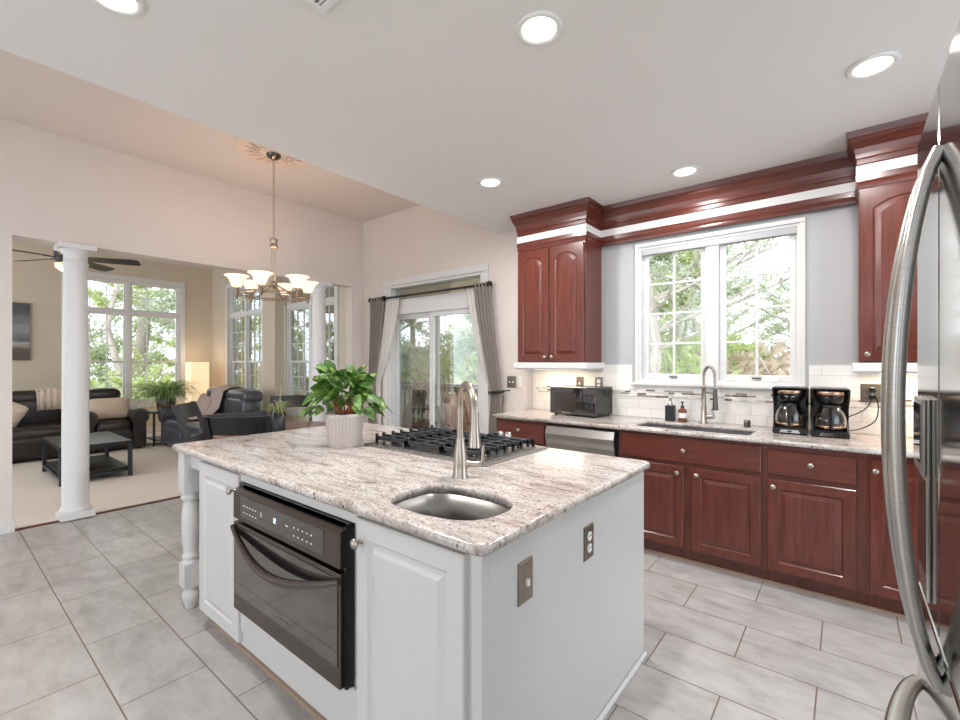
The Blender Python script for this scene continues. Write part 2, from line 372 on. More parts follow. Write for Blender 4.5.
struct(holes_wall(MB(), 'x', 1.2, 1.35, .42, 4.05, 0, CZ, [(1.45, 3.15, 0, 2.6)]), 'wall_right', 'white_wall')  # unseen doorway and shortened wall added to let daylight onto the island end
struct(holes_wall(MB(), 'y', -3.35, -3.2, -10.7, 3.2, 0, DZ, [(-10.3, -5.7, 0, 3.2), (-4.6, -2.2, 0, 2.7), (-.2, 1.1, .9, 2.6)]), 'wall_behind', 'greige')  # unseen openings added behind the camera to let in fill daylight
# baseboards
struct(MB().box(-5.29, -5.275, -3.2, .46, 0, .11).box(-5.44, -5.275, .46, .475, 0, .11), 'baseboard_left', 'trim', bevel=.004)
struct(MB().box(-3.04, -2.48, 3.885, 3.9, 0, .11), 'baseboard_dining', 'trim', bevel=.004)
struct(MB().box(-5.29, -4.83, 3.885, 3.9, 0, .11), 'baseboard_corner', 'trim', bevel=.004)
struct(MB().box(-10.55, -5.45, 3.885, 3.9, .008, .12), 'baseboard_living_right', 'trim')
struct(MB().box(-10.55, -10.535, -3.2, 3.885, .008, .12), 'baseboard_living_far', 'trim')

def casing_y(mb, x0, x1, z0, z1, w, y=3.9, t=.02, bottom=False):
    mb.box(x0-w, x0, y-t, y, z0-(w if bottom else 0), z1).box(x1, x1+w, y-t, y, z0-(w if bottom else 0), z1).box(x0-w, x1+w, y-t-.003, y, z1, z1+w)
    if bottom: mb.box(x0, x1, y-t, y, z0-w, z0)
    return mb
def grid_unit(mbf, mbm, ax, p, a0, a1, z0, z1, nc, nr, fr=.045, mun=.016, d=.04):
    """sash frame bars into mbf, muntins into mbm, in plane p"""
    def B(mb, a, b, c, e, dd):
        if ax == 'y': mb.box(a, b, p-dd/2, p+dd/2, c, e)
        else: mb.box(p-dd/2, p+dd/2, a, b, c, e)
    B(mbf, a0, a0+fr, z0, z1, d); B(mbf, a1-fr, a1, z0, z1, d); B(mbf, a0+fr, a1-fr, z0, z0+fr, d); B(mbf, a0+fr, a1-fr, z1-fr, z1, d)
    for i in range(1, nc): x = a0+fr+(a1-a0-2*fr)*i/nc; B(mbm, x-mun/2, x+mun/2, z0+fr, z1-fr, .018)
    for i in range(1, nr): z = z0+fr+(z1-z0-2*fr)*i/nr; B(mbm, a0+fr, a1-fr, z-mun/2, z+mun/2, .0185)
def pane_box(ax, p, a0, a1, z0, z1):
    return MB().box(a0, a1, p-.002, p+.002, z0, z1) if ax == 'y' else MB().box(p-.002, p+.002, a0, a1, z0, z1)
# kitchen window (window_1)
w1 = struct(MB().box(KW[0], KW[0]+.02, 3.9, 4.03, KW[2], KW[3]).box(KW[1]-.02, KW[1], 3.9, 4.03, KW[2], KW[3]).box(KW[0]+.02, KW[1]-.02, 3.9, 4.03, KW[3]-.02, KW[3])
            .box(KW[0]+.02, KW[1]-.02, 3.9, 4.03, KW[2], KW[2]+.03).box(-.865, -.775, 3.915, 4.03, KW[2]+.03, KW[3]-.02), 'window_1', 'trim')
f = MB(); mm = MB()
for a0, a1 in ((-1.375, -.865), (-.775, -.27)): grid_unit(f, mm, 'y', 3.965, a0, a1, 1.245, 2.355, 2, 4, .045, .017)
f.build('window_sash', 'trim', w1, .003); mm.build('muntins', 'trim', w1)
for a0, a1 in ((-1.375, -.865), (-.775, -.27)): pane_box('y', 3.975, a0+.045, a1-.045, 1.29, 2.31).build('pane', 'pane', w1)
MB().box(-1.375, -.27, 3.905, 3.935, 2.305, 2.37).build('roller_shade', 'white_wall', w1, .006)['label'] = 'rolled-up grey roller shade'
casing_y(MB(), KW[0], KW[1], KW[2], KW[3], .03, t=.012).build('window_casing', 'trim', w1, .003)
MB().box(-1.45, -.20, 3.855, 3.9, 1.19, 1.215).build('window_sill', 'trim', w1, .005)
for x in (-1.12, -.52):
    MB().box(x-.03, x+.03, 3.925, 3.943, 1.262, 1.272).build('sash_lock', 'steel_dark', w1)
for x in (-1.30, -.40):
    MB().lathe([(.035, 0), (.03, .014), (.012, .02)], 16, (x, 3.925, 1.245)).tube([(x, 3.92, 1.26), (x+.05, 3.915, 1.285)], .005, 6).build('crank_handle', 'trim', w1)
# tall living windows
def double_window(name, ax, p, a0, a1, z0, z1, wallface):
    f, mm = MB(), MB(); mid = (a0+a1)/2; zt = 2.33
    root = struct(MB(), name, 'trim') if False else None
    j = MB()
    def B(mb, a, b, c, e, q0, q1):
        if ax == 'y': mb.box(a, b, q0, q1, c, e)
        else: mb.box(q0, q1, a, b, c, e)
    q0, q1 = sorted((p-.05, p+.05))
    B(j, a0, a0+.025, z0, z1, q0, q1); B(j, a1-.025, a1, z0, z1, q0, q1); B(j, a0+.025, a1-.025, z1-.025, z1, q0, q1); B(j, a0+.025, a1-.025, z0, z0+.03, q0, q1)
    B(j, mid-.035, mid+.035, z0+.03, z1-.025, q0, q1); B(j, a0+.025, mid-.035, zt-.03, zt+.03, q0, q1); B(j, mid+.035, a1-.025, zt-.03, zt+.03, q0, q1)
    root = struct(j, name, 'trim')
    zm = z0+.03 + (zt-.03-z0-.03)*.45
    for u, w in ((a0+.025, mid-.035), (mid+.035, a1-.025)):
        grid_unit(f, mm, ax, p, u, w, zt+.03, z1-.025, 3, 2, .03, .014)
        grid_unit(f, mm, ax, p, u, w, zm, zt-.03, 3, 3, .032, .014)
        grid_unit(f, mm, ax, p + (.025 if ax == 'y' else -.025), u, w, z0+.03, zm+.03, 3, 3, .035, .014)
        pane_box(ax, p, u+.03, w-.03, zt+.06, z1-.055).build('pane', 'pane', root)
        pane_box(ax, p, u+.03, w-.03, zm+.03, zt-.062).build('pane', 'pane', root)
        pane_box(ax, p + (.025 if ax == 'y' else -.025), u+.03, w-.03, z0+.06, zm).build('pane', 'pane', root)
    f.build('window_sash', 'trim', root); mm.build('muntins', 'trim', root)
    cs = MB(); wf = wallface; s = -1 if ax == 'y' else 1; q = sorted((wf, wf + s*.02))
    B(cs, a0-.09, a0, z0-.09, z1+.09, *q); B(cs, a1, a1+.09, z0-.09, z1+.09, *q); B(cs, a0, a1, z1, z1+.09, *q); B(cs, a0, a1, z0-.09, z0, *q)
    cs.build('window_casing', 'trim', root, .004)
double_window('window_2', 'x', -10.62, *F1, -10.55)
double_window('window_3', 'y', 3.97, *L1, 3.9)
double_window('window_4', 'y', 3.97, *L2, 3.9)
# sliding door with transom
d1 = struct(MB().box(SD[0], SD[0]+.04, 3.9, 4.05, 0, SD[3]).box(SD[1]-.04, SD[1], 3.9, 4.05, 0, SD[3]).box(SD[0]+.04, SD[1]-.04, 3.9, 4.05, SD[3]-.03, SD[3])
            .box(SD[0]+.04, SD[1]-.04, 3.91, 4.05, 2.01, 2.20).box(SD[0]+.04, SD[1]-.04, 3.9, 4.05, 0, .03), 'door_1', 'trim')
f = MB()
def sash(x0, x1, y): f.box(x0, x0+.055, y-.02, y+.02, .03, 2.01).box(x1-.07, x1, y-.02, y+.02, .03, 2.01).box(x0+.055, x1-.07, y-.02, y+.02, .03, .13).box(x0+.055, x1-.07, y-.02, y+.02, 1.95, 2.01)
xm = -3.93
sash(SD[0]+.04, xm+.02, 4.01); sash(xm-.07, SD[1]-.04, 3.96)
f.build('door_sash', 'trim', d1, .003)
pane_box('y', 4.01, SD[0]+.095, xm-.05, .13, 1.95).build('pane', 'pane', d1)
pane_box('y', 3.96, xm, SD[1]-.11, .13, 1.95).build('pane', 'pane', d1)
pane_box('y', 3.99, SD[0]+.04, SD[1]-.04, 2.20, 2.36).build('transom_pane', 'pane', d1)
MB().box(xm-.045, xm-.02, 3.915, 3.94, .92, 1.15).build('door_handle', 'trim', d1, .006)
casing_y(MB(), SD[0], SD[1], 0, SD[3], .085, t=.022).build('door_casing', 'trim', d1, .006)
# backsplash
struct(MB().box(-2.47, -1.45, 3.892, 3.9, .915, 1.365).box(-1.45, -.20, 3.892, 3.9, .915, 1.19).box(-.20, 1.2, 3.892, 3.9, .915, 1.365), 'trim_2', 'subway')
struct(MB().box(-2.42, 1.2, 3.888, 3.892, 1.088, 1.152), 'trim_3', 'mosaic')

# ------------------------------------------------------------------ columns
def column(y, label):
    t = thing('column', label, 'column', (-5.365, y, .008), 0)
    MB().box(-.118, .118, -.118, .118, 0, .055).build('plinth', 'trim', t, .004)
    MB().lathe([(.108, .055), (.114, .07), (.108, .085), (.098, .095), (.094, .11), (.094, .8), (.091, 1.4), (.084, 2.1), (.083, 2.24), (.092, 2.25), (.092, 2.265), (.083, 2.275), (.083, 2.33), (.104, 2.355), (.112, 2.375)], 40).build('shaft', 'trim', t)
    MB().box(-.128, .128, -.128, .128, 2.375, 2.419).build('capital', 'trim', t, .004)
column(.862, 'white round column on a square plinth nearest the left wall end')
column(3.26, 'white round column beyond the dining table, near the corner by the curtain')

# ------------------------------------------------------------------ ceiling fittings
def downlight(x, y, label, power=20):
    t = thing('recessed_light', label, 'ceiling light', (x, y, CZ), 0, 'recessed ceiling lights')
    MB().lathe([(.072, -.001), (.097, -.001), (.099, -.006), (.09, -.012), (.074, -.010), (.070, -.004)], 32).build('trim_ring', 'white_plastic', t)
    MB().lathe([(.001, -.0045), (.071, -.0045), (.071, -.003), (.001, -.003)], 32).build('lens', 'lamp_on', t)
    l = light('AREA', 'downlight_glow', (0, 0, -.02), power, (1, .99, .98), .14); l.parent = t
downlight(-.991, 1.61, 'round recessed downlight nearest the top centre above the island sink end')
downlight(.098, 2.79, 'round recessed downlight just before the tall cabinet crown beside the fridge', 14)
downlight(-.907, 3.48, 'round recessed downlight right above the kitchen window and sink', 6)
downlight(-2.13, 2.75, 'round recessed downlight in front of the left upper cherry cabinet')
downlight(-2.155, .453, 'round recessed downlight at the top edge over the island oven end')
t = thing('air_vent', 'white square louvred ceiling air vent at the top edge', 'vent', (-1.455, .84, CZ), 0)
mb = MB(); 
for a in ((-.16, -.13, -.16, .16), (.13, .16, -.16, .16), (-.13, .13, -.16, -.13), (-.13, .13, .13, .16)): mb.box(a[0], a[1], a[2], a[3], -.012, 0)
mb.build('vent_frame', 'white_plastic', t, .003)
mb = MB()
for i in range(13): mb.box(-.13, .13, -.125+i*.02, -.117+i*.02, -.009, -.002)
mb.build('louvres', 'white_plastic', t); MB().box(-.13, .13, -.13, .13, -.002, 0).build('vent_back', 'steel_dark', t)
# chandelier
CX, CY = -4.15, 2.06
mb = MB().lathe([(.001, -.03), (.06, -.028), (.10, -.02), (.115, -.012), (.15, -.018), (.20, -.014), (.255, -.02), (.29, -.012), (.31, -.02), (.325, -.008), (.325, .0)], 48)
for k in range(16):
    a = 2*pi*k/16; mb.sup((.2*cos(a), .2*sin(a), -.018), (.09, .035, .02), .8, .8, 6, 10, RZ(0))
    mb.tube([(.12*cos(a), .12*sin(a), -.02), (.18*cos(a+.12), .18*sin(a+.12), -.028), (.25*cos(a+.2), .25*sin(a+.2), -.022)], .008, 6)
o = mb.build('ceiling_medallion', 'medallion'); o.location = (CX, CY, DZ); tag(o, 'round ornate plaster ceiling medallion above the chandelier', 'medallion')
t = thing('chandelier', 'six light nickel chandelier with glowing bell shades on a long chain', 'chandelier', (CX, CY, 0), 0)
zc = DZ - .03
MB().lathe([(.065, zc), (.06, zc-.02), (.03, zc-.04), (.008, zc-.05)], 24).build('canopy', 'steel_dark', t)
mb = MB(); z = zc-.045; k = 0
while z > 2.54:
    pts = []
    for i in range(13):
        a = 2*pi*i/12; dx = .009*cos(a); dz = .019*sin(a)
        pts.append((dx, 0, z-.019+dz) if k % 2 else (0, dx, z-.019+dz))
    mb.tube(pts, .0025, 6, False); z -= .031; k += 1
mb.build('chain', 'bronze_nickel', t)
mb = MB().lathe([(.01, 2.54), (.035, 2.535), (.038, 2.52), (.028, 2.51), (.03, 2.48), (.036, 2.47), (.034, 2.45), (.02, 2.445)], 20)
for k in range(3):
    a = k*2*pi/3+.3; mb.tube([(.02*cos(a), .02*sin(a), 2.45), (.022*cos(a), .022*sin(a), 2.12)], .0055, 8)
mb.lathe([(.01, 2.14), (.03, 2.13), (.034, 2.11), (.02, 2.09), (.008, 2.06), (.002, 2.05)], 20); mb.build('stem', 'bronze_nickel', t)
ring_r = .305; cw = .6798
mb = MB().tube([(ring_r*cos(a), ring_r*sin(a), 2.015) for a in [2*pi*i/60 for i in range(61)]], .008, 8, False)
mb.tube([(ring_r*.97*cos(a), ring_r*.97*sin(a), 1.995) for a in [2*pi*i/60 for i in range(61)]], .005, 8, False); mb.build('ring', 'bronze_nickel', t)
for k in range(6):
    a = R(34.7+60*k) + cw; ca, sa = cos(a), sin(a)
    am = MB().tube([(.02*ca, .02*sa, 2.11), (.1*ca, .1*sa, 2.07), (.2*ca, .2*sa, 2.01), (ring_r*ca, ring_r*sa, 2.01)], .006, 8)
    am.lathe([(.004, 1.955), (.012, 1.965), (.012, 1.99), (.02, 2.0), (.02, 2.045), (.03, 2.055), (.02, 2.06)], 14, (ring_r*ca, ring_r*sa, 0)); am.build('arm', 'bronze_nickel', t)
    sh = MB().lathe([(.022, 2.055), (.040, 2.066), (.050, 2.088), (.060, 2.118), (.078, 2.146), (.104, 2.160), (.102, 2.163), (.075, 2.150), (.057, 2.121), (.046, 2.09), (.034, 2.07), (.018, 2.06)], 28, (ring_r*ca, ring_r*sa, 0), cap=False)
    sh.build('lamp_shade', 'shade_on', t)
    l = light('POINT', 'bulb_glow', (ring_r*ca, ring_r*sa, 2.125), 2.0, (1, .86, .72), .025); l.parent = t

# ------------------------------------------------------------------ crown valance
def crown_prof(y, z0, z1, out):      # polyline from wall-face up to ceiling, (dy, z)
    h = z1 - z0
    return [(0, z0), (.008, z0+.008), (.008, z0+h*.18), (.014, z0+h*.22), (.015, z0+h*.34), (.022, z0+h*.50), (.038, z0+h*.66), (.043, z0+h*.70), (.043, z0+h*.78), (.050, z0+h*.82), (.056, z0+h*.92), (.060, z1)]
def run(mb, path, prof, closed=False):
    """mitred sweep of (out,z) profile along 2-D path; out is to the left-hand... normal computed as (dy,-dx)"""
    n = len(path); rings = []
    for i, p in enumerate(path):
        def nrm(a, b):
            d = (Vector(b)-Vector(a)).normalized(); return Vector((d.y, -d.x))
        if i == 0: nn = nrm(path[0], path[1]); k = 1
        elif i == n-1: nn = nrm(path[-2], path[-1]); k = 1
        else:
            a, b = nrm(path[i-1], p), nrm(p, path[i+1]); nn = (a+b).normalized(); k = 1/max(.3, nn.dot(a))
        rings.append([(p[0]+nn.x*o*k, p[1]+nn.y*o*k, z) for o, z in prof])
    mb.loft(rings, True, True, False); return mb
YV = 3.862; YC = 3.57
path = [(-2.425, 3.9), (-2.425, YC), (-1.735, YC), (-1.735, YV), (.06, YV), (.06, YC), (1.19, YC)]
cr = crown_prof(0, 2.575, CZ, .1)
mb = MB(); run(mb, path, cr + [(-.01, CZ), (-.01, 2.565)]); mb_o = mb.build('trim_4', 'cherry_h'); mb_o['kind'] = 'structure'
mb = MB(); run(mb, path, [(.004, 2.512), (.012, 2.514), (.012, 2.573), (.004, 2.575), (-.01, 2.575), (-.01, 2.512)]); o = mb.build('band_moulding', 'trim', mb_o); o['label'] = 'white painted band below the crown'
mb = MB(); run(mb, path, [(-.005, 2.432), (.006, 2.434), (.009, 2.45), (.006, 2.462), (.012, 2.478), (.012, 2.512), (-.01, 2.512), (-.01, 2.432)]); mb.build('light_rail', 'cherry_h', mb_o)
MB().box(-1.735, .06, YV+.005, 3.9, 2.44, CZ).build('valance_board', 'cherry_h', mb_o)
# ------------------------------------------------------------------ upper cabinets
def upper(x0, x1, label, ndoor):
    t = thing('upper_cabinet', label, 'cabinet', (x0, 3.9, 1.385))
    w = x1-x0; MB().box(0, w, -.33, -.002, 0, 1.17).build('body', 'cherry', t, .002)
    dw = (w-.012)/ndoor
    for i in range(ndoor):
        a = .004+i*(dw+.004); mb = MB(); panel(mb, a, a+dw-.004, .005, 1.035, -.353, .022, .055, .06); d = mb.build('door', 'cherry', t)
        kx = a+dw-.035 if i == 0 and ndoor > 1 else a+.035
        knob_mb(kx, -.353, .05).build('knob', 'nickel', d)
    o = MB().box(-.03, w+.03 if ndoor > 1 else w, -.375, -.002, -.055, -.002).box(-.02, w+.02 if ndoor > 1 else w, -.362, -.002, -.065, -.055).build('light_rail', 'trim', t, .006); o['label'] = 'white moulding under the cabinet'
    MB().box(.1, w-.1, -.2, -.15, -.0685, -.066).build('light_strip', 'lamp_on', t)
    l = light('AREA', 'strip_glow', (w/2, -.17, -.0695), 1.6, (1, .78, .56), w-.2, size_y=.04); l.parent = t
upper(-2.425, -1.735, 'cherry upper cabinet with two arched doors above the microwave', 2)
upper(.06, .50, 'cherry upper cabinet with arched door above the coffee makers, partly behind the fridge', 1)
# ------------------------------------------------------------------ base cabinets
YB = 3.285
def base(x0, x1, label, fronts, top=.883):
    t = thing('base_cabinet', label, 'cabinet', (x0, 3.9, 0)); w = x1-x0; y = YB-3.9
    b = MB().box(0, w, y, -.002, .10, top).box(0, w, y+.065, -.002, 0, .10)
    if top < .88: b.box(0, w, y, y+.02, top, .883).box(0, .018, y+.02, -.002, top, .883).box(w-.018, w, y+.02, -.002, top, .883)
    b.build('body', 'cherry', t)
    MB().box(0, w, y+.052, y+.065, 0, .018).build('shoe_strip', 'oak', t)
    for kind, a, b, z0, z1, kx, kz in fronts:
        mb = MB()
        if kind == 'drawer': panel(mb, a-x0, b-x0, z0, z1, y-.02, .02, raised=False)
        else: panel(mb, a-x0, b-x0, z0, z1, y-.02, .02)
        d = mb.build(kind, 'cherry_h' if kind == 'drawer' else 'cherry', t, 0)
        if kx is not None: knob_mb(kx-x0, y-.02, kz).build('knob', 'nickel', d)
    return t
base(-2.47, -1.95, 'short cherry base cabinet left of the dishwasher', [('drawer', -2.455, -1.965, .70, .86, -2.21, .80), ('door', -2.455, -1.965, .115, .675, -2.0, .62)])
base(-1.325, -.395, 'wide cherry base cabinet under the black sink', [('drawer', -1.30, -.41, .70, .862, -.86, .785), ('door', -1.30, -.862, .115, .672, -.90, .63), ('door', -.812, -.41, .115, .672, -.775, .63)], .66)
base(-.395, .075, 'cherry base cabinet below the coffee makers with one drawer and door', [('drawer', -.375, .045, .70, .85, -.16, .785), ('door', -.375, .045, .115, .672, -.345, .63)])
base(.075, .75, 'narrow cherry base cabinet beside the refrigerator', [('door', .103, .40, .115, .85, .125, .795), ('door', .42, .72, .115, .85, None, 0)])
t = thing('dishwasher', 'stainless steel dishwasher between cherry base cabinets', 'dishwasher', (-1.95, 3.9, 0)); y = YB-3.9
MB().box(.005, .62, y+.02, -.01, .01, .875).build('body', 'black', t)
mb = MB(); w = .607
rings = [[(x, y-.02-d, z) for z, d in ((.11, 0), (.68, 0), (.72, .004), (.76, .018), (.80, .024), (.845, .006), (.86, 0))] + [(x, y+.02, .86), (x, y+.02, .11)] for x in (.012, .6)]
mb.loft(rings, True, True, False); mb.build('door', 'steel', t)
MB().box(.012, .6, y+.06, y+.08, .01, .105).build('kick_plate', 'black', t)
# ------------------------------------------------------------------ back countertop, sink
YF = 3.2414
sk = rrect(-1.235, -.485, 3.345, 3.69, .04)
tag(slab('countertop', 'granite', [(-2.49, YF), (1.19, YF), (1.19, 3.889), (-2.49, 3.889)], [sk], .885, .915, .012), 'long pale granite countertop along the window wall', 'countertop')
def bowl(name, m, outline, z1, depth, parent=None, lip=.012):
    mb = MB(); o = outline
    rings = [[(x, y, z1) for x, y in inset(o, -lip)], [(x, y, z1) for x, y in o], [(x, y, z1-depth*.5) for x, y in inset(o, .006)], [(x, y, z1-depth*.85) for x, y in inset(o, .012)], [(x, y, z1-depth*.96) for x, y in inset(o, .028)], [(x, y, z1-depth) for x, y in inset(o, .05)]]
    rings = [r[::-1] for r in rings]; mb.loft(rings, False, True, True)
    ob = mb.build(name, m, parent); s = ob.modifiers.new('s', 'SOLIDIFY'); s.thickness = .003; s.offset = 1; return ob
t = thing('kitchen_sink', 'black undermount kitchen sink below the window', 'sink', (-.86, 3.52, .68))
cx = [(x+.86, y-3.52) for x, y in sk]; bowl('basin', 'sinkblack', inset(cx, .004), .203, .2, t)
MB().lathe([(.045, .006), (.04, .01), (.01, .008)], 20).build('drain', 'steel', t)
# kitchen faucet
t = thing('kitchen_faucet', 'tall spring neck steel faucet with side sprayer head behind the black sink', 'faucet', (-.85, 3.78, .915))
MB().lathe([(.028, 0), (.028, .008), (.021, .014), (.021, .13), (.016, .14), (.016, .27), (.019, .275), (.019, .29), (.012, .295)], 20).build('body', 'nickel', t)
pts = [(0, 0, .29)] + [(.042-.042*cos(a), -.03*(1-cos(a))/2, .365+.072*sin(a)) for a in [pi*i/14 for i in range(15)]] + [(.086, -.032, .26)]
mb = MB().tube(pts, .0085, 10)
for i in range(60):
    u = i/59*(len(pts)-2); k = int(u); p = Vector(pts[k]).lerp(Vector(pts[k+1]), u-k); q = (Vector(pts[k+1])-Vector(pts[k])).normalized()
    mb.tube([tuple(p-q*.0015), tuple(p+q*.0015)], .0115, 10)
mb.build('spring_neck', 'nickel', t)
MB().tube([(.086, -.032, .27), (.086, -.032, .23), (.087, -.033, .14), (.087, -.033, .11)], [.012, .016, .019, .021], 14).build('spray_head', 'steel_dark', t)
MB().tube([(0, 0, .25), (.085, -.032, .235)], .006, 8).build('holder_arm', 'steel', t)
MB().tube([(.02, 0, .055), (.075, -.01, .06)], [.019, .017], 12).tube([(.07, -.01, .065), (.055, -.01, .12)], .006, 8).build('handle', 'steel', t)
t = thing('sink_button', 'small steel air gap cap right of the black sink', 'fitting', (-.56, 3.78, .915)); MB().lathe([(.022, 0), (.022, .045), (.018, .05), (.002, .052)], 16).build('cap', 'steel_dark', t)
t = thing('soap_dispenser', 'square black soap dispenser with steel pump behind the sink', 'soap dispenser', (-1.10, 3.79, .915), .1)
MB().box(-.036, .036, -.032, .032, .002, .125).build('bottle', 'sinkblack', t, .005); MB().lathe([(.02, .125), (.018, .145), (.008, .15), (.008, .18), (.014, .182), (.014, .19), (.002, .192)], 14).tube([(0, 0, .185), (0, -.04, .182)], .005, 8).build('pump', 'steel', t)
t = thing('soap_bottle', 'amber soap bottle with white label and black pump', 'soap bottle', (-1.01, 3.80, .915))
MB().lathe([(.029, 0), (.031, .006), (.031, .085), (.026, .098), (.013, .105), (.013, .115)], 20).build('bottle', 'amber', t); MB().lathe([(.0316, .03), (.0316, .07)], 20, cap=False).build('paper_label', 'white_plastic', t)
MB().lathe([(.014, .11), (.014, .125), (.005, .128), (.005, .15), (.012, .152), (.01, .16)], 12).tube([(0, 0, .155), (0, -.03, .153)], .004, 8).build('pump', 'black', t)
# microwave
t = thing('microwave', 'black countertop microwave on the granite below the arched upper cabinet', 'microwave', (-1.85, 3.73, .915), R(-3))
MB().box(-.225, .225, -.15, .15, .012, .255).build('casing', 'black', t, .006)
d = MB().box(-.225, .105, -.168, -.15, .014, .253).build('door', 'black_glass', t, .004)
o = MB().box(-.175, .045, -.1695, -.168, .055, .205).build('door_window', 'steel_dark', d)
MB().box(.107, .225, -.168, -.15, .014, .253).build('control_panel', 'black_glass', t, .004)
mb = MB().box(.125, .207, -.1695, -.168, .17, .2)
for i in range(3):
    for j in range(4): mb.box(.13+i*.027, .15+i*.027, -.1695, -.168, .075+j*.022, .09+j*.022)
mb.build('keypad', 'iron', t)
MB().box(-.1, -.02, -.1692, -.168, .026, .033).build('nameplate', 'steel', t)
for sx in (-.19, .19):
    for sy in (-.12, .12): MB().lathe([(.014, 0), (.014, .014)], 10, (sx, sy, 0)).build('foot', 'black', t)
mb = MB()
for i in range(9): mb.box(.2253, .2263, -.02+i*.014, -.013+i*.014, .17, .23)
mb.build('side_vents', 'iron', t)
# coffee makers
def coffee(x, y, rz, label):
    t = thing('coffee_maker', label, 'coffee maker', (x, y, .915), rz, 'pair of black coffee makers')
    MB().loft([[(a*w, b*d+.0, z) for a, b in ((-1, -1), (1, -1), (1, 1), (-1, 1))] for z, w, d in ((0, .10, .115), (.012, .104, .12), (.045, .10, .11))], smooth=False).build('base', 'black', t, .008)
    o = MB().loft([[(-.06, -.122, .012), (.06, -.122, .012), (.05, -.118, .034), (-.05, -.118, .034)], [(-.06, -.108, .012), (.06, -.108, .012), (.05, -.105, .034), (-.05, -.105, .034)]], smooth=False).build('control_panel', 'chrome', t)
    MB().box(-.012, .012, -.1235, -.119, .017, .029).build('display', 'black_glass', t)
    MB().loft([[(-w, .03, z), (w, .03, z), (w, .115, z), (-w, .115, z)] for z, w in ((.04, .092), (.2, .096), (.33, .105))], smooth=False).build('water_tank', 'black', t, .008)
    for s in (-1, 1): mb = MB(); mb.loft([[(s*a, -.04-dd, z), (s*(a-.016), -.04-dd, z), (s*(a-.016), .04, z), (s*a, .04, z)] for z, a, dd in ((.03, .104, .02), (.12, .106, -.05), (.2, .106, -.05), (.27, .107, .02), (.335, .108, .045))], smooth=False); mb.build('side_frame', 'black', t, .004)
    MB().lathe([(.085, .325), (.088, .31), (.082, .27), (.07, .245), (.056, .235)], 28, (0, -.035, 0)).build('brew_basket', 'black', t)
    MB().lathe([(.088, .322), (.0895, .32), (.0895, .302), (.0855, .299)], 28, (0, -.035, 0), cap=False).build('trim_band', 'copper', t)
    MB().box(-.104, .104, -.1, .115, .33, .345).build('lid', 'black', t, .008)
    MB().box(-.028, .028, -.117, -.112, .275, .283).build('nameplate', 'chrome', t)
    t.scale = (.93, 1, .89)
    c = MB().lathe([(.06, .048), (.078, .056), (.089, .088), (.089, .125), (.078, .17), (.058, .205), (.054, .215)], 32, (0, -.04, 0), cap=False).build('carafe', 'carafe', t)
    MB().lathe([(.057, .205), (.06, .21), (.058, .225), (.02, .232)], 28, (0, -.04, 0)).build('carafe_lid', 'black', c)
    MB().box(-.012, .012, -.162, -.146, .07, .2).box(-.012, .012, -.162, -.09, .2, .216).build('carafe_handle', 'black', c, .005)
    MB().lathe([(.084, .068), (.088, .072), (.089, .08), (.086, .083)], 28, (0, -.04, 0), cap=False).build('carafe_band', 'copper', c)
    MB().box(-.06, .06, -.1, .02, .044, .0475).build('warming_plate', 'steel_dark', t)
coffee(-.29, 3.68, R(2), 'left black coffee maker with glass carafe, nearer the window')
coffee(-.082, 3.67, R(4), 'black coffee maker with glass carafe nearer the outlet and fridge')
# plates and cords
def plate(name, label, loc, kind, face='-y', w=.075, h=.12, n=1, m='pewter'):
    t = thing(name, label, 'switch plate' if kind == 'toggle' else 'power outlet', loc); m4 = Matrix() if face == '-y' else RZ(pi/2)
    MB().loft([[m4 @ Vector((sx*w/2*k, d, sz*h/2*k)) for sx, sz in ((-1, -1), (1, -1), (1, 1), (-1, 1))] for d, k in ((0, 1), (-.003, 1), (-.006, .93))] , smooth=False).build('cover', m, t)
    for i in range(n):
        cx = (i-(n-1)/2)*.046
        if kind == 'toggle': MB().box(cx-.005, cx+.005, -.016, -.005, -.011, .009, m4).build('toggle', 'white_plastic', t)
        else:
            for z in (-.022, .022):
                q = MB().lathe([(.017, 0), (.017, .003), (.015, .0035)], 20, m=m4 @ T(cx, -.005, z) @ RX(pi/2)).build('socket', 'white_plastic', t)
                MB().box(cx-.008, cx-.0055, -.0095, -.008, z-.002, z+.008, m4).box(cx+.0055, cx+.008, -.0095, -.008, z-.002, z+.008, m4).build('slots', 'black', q)
    return t
plate('light_switch', 'pewter two-toggle light switch plate right of the grey curtain', (-2.735, 3.9, 1.18), 'toggle', w=.115, n=2)
t = thing('wall_control', 'slim white wall control beside the two-toggle switch', 'wall control', (-2.625, 3.9, 1.18)); MB().box(-.018, .018, -.014, 0, -.058, .058).build('case', 'white_plastic', t, .004); MB().box(-.01, .01, -.016, -.014, -.03, .03).build('rocker', 'white_plastic', t)
plate('light_switch', 'pewter single switch plate on the tiles above the microwave', (-1.945, 3.888, 1.19), 'toggle')
plate('power_outlet', 'pewter outlet plate on the tiles above the microwave right side', (-1.755, 3.888, 1.19), 'outlet')
po = plate('power_outlet', 'pewter outlet with two plugs on the tiles by the fridge', (.135, 3.888, 1.185), 'outlet', w=.115, n=1)
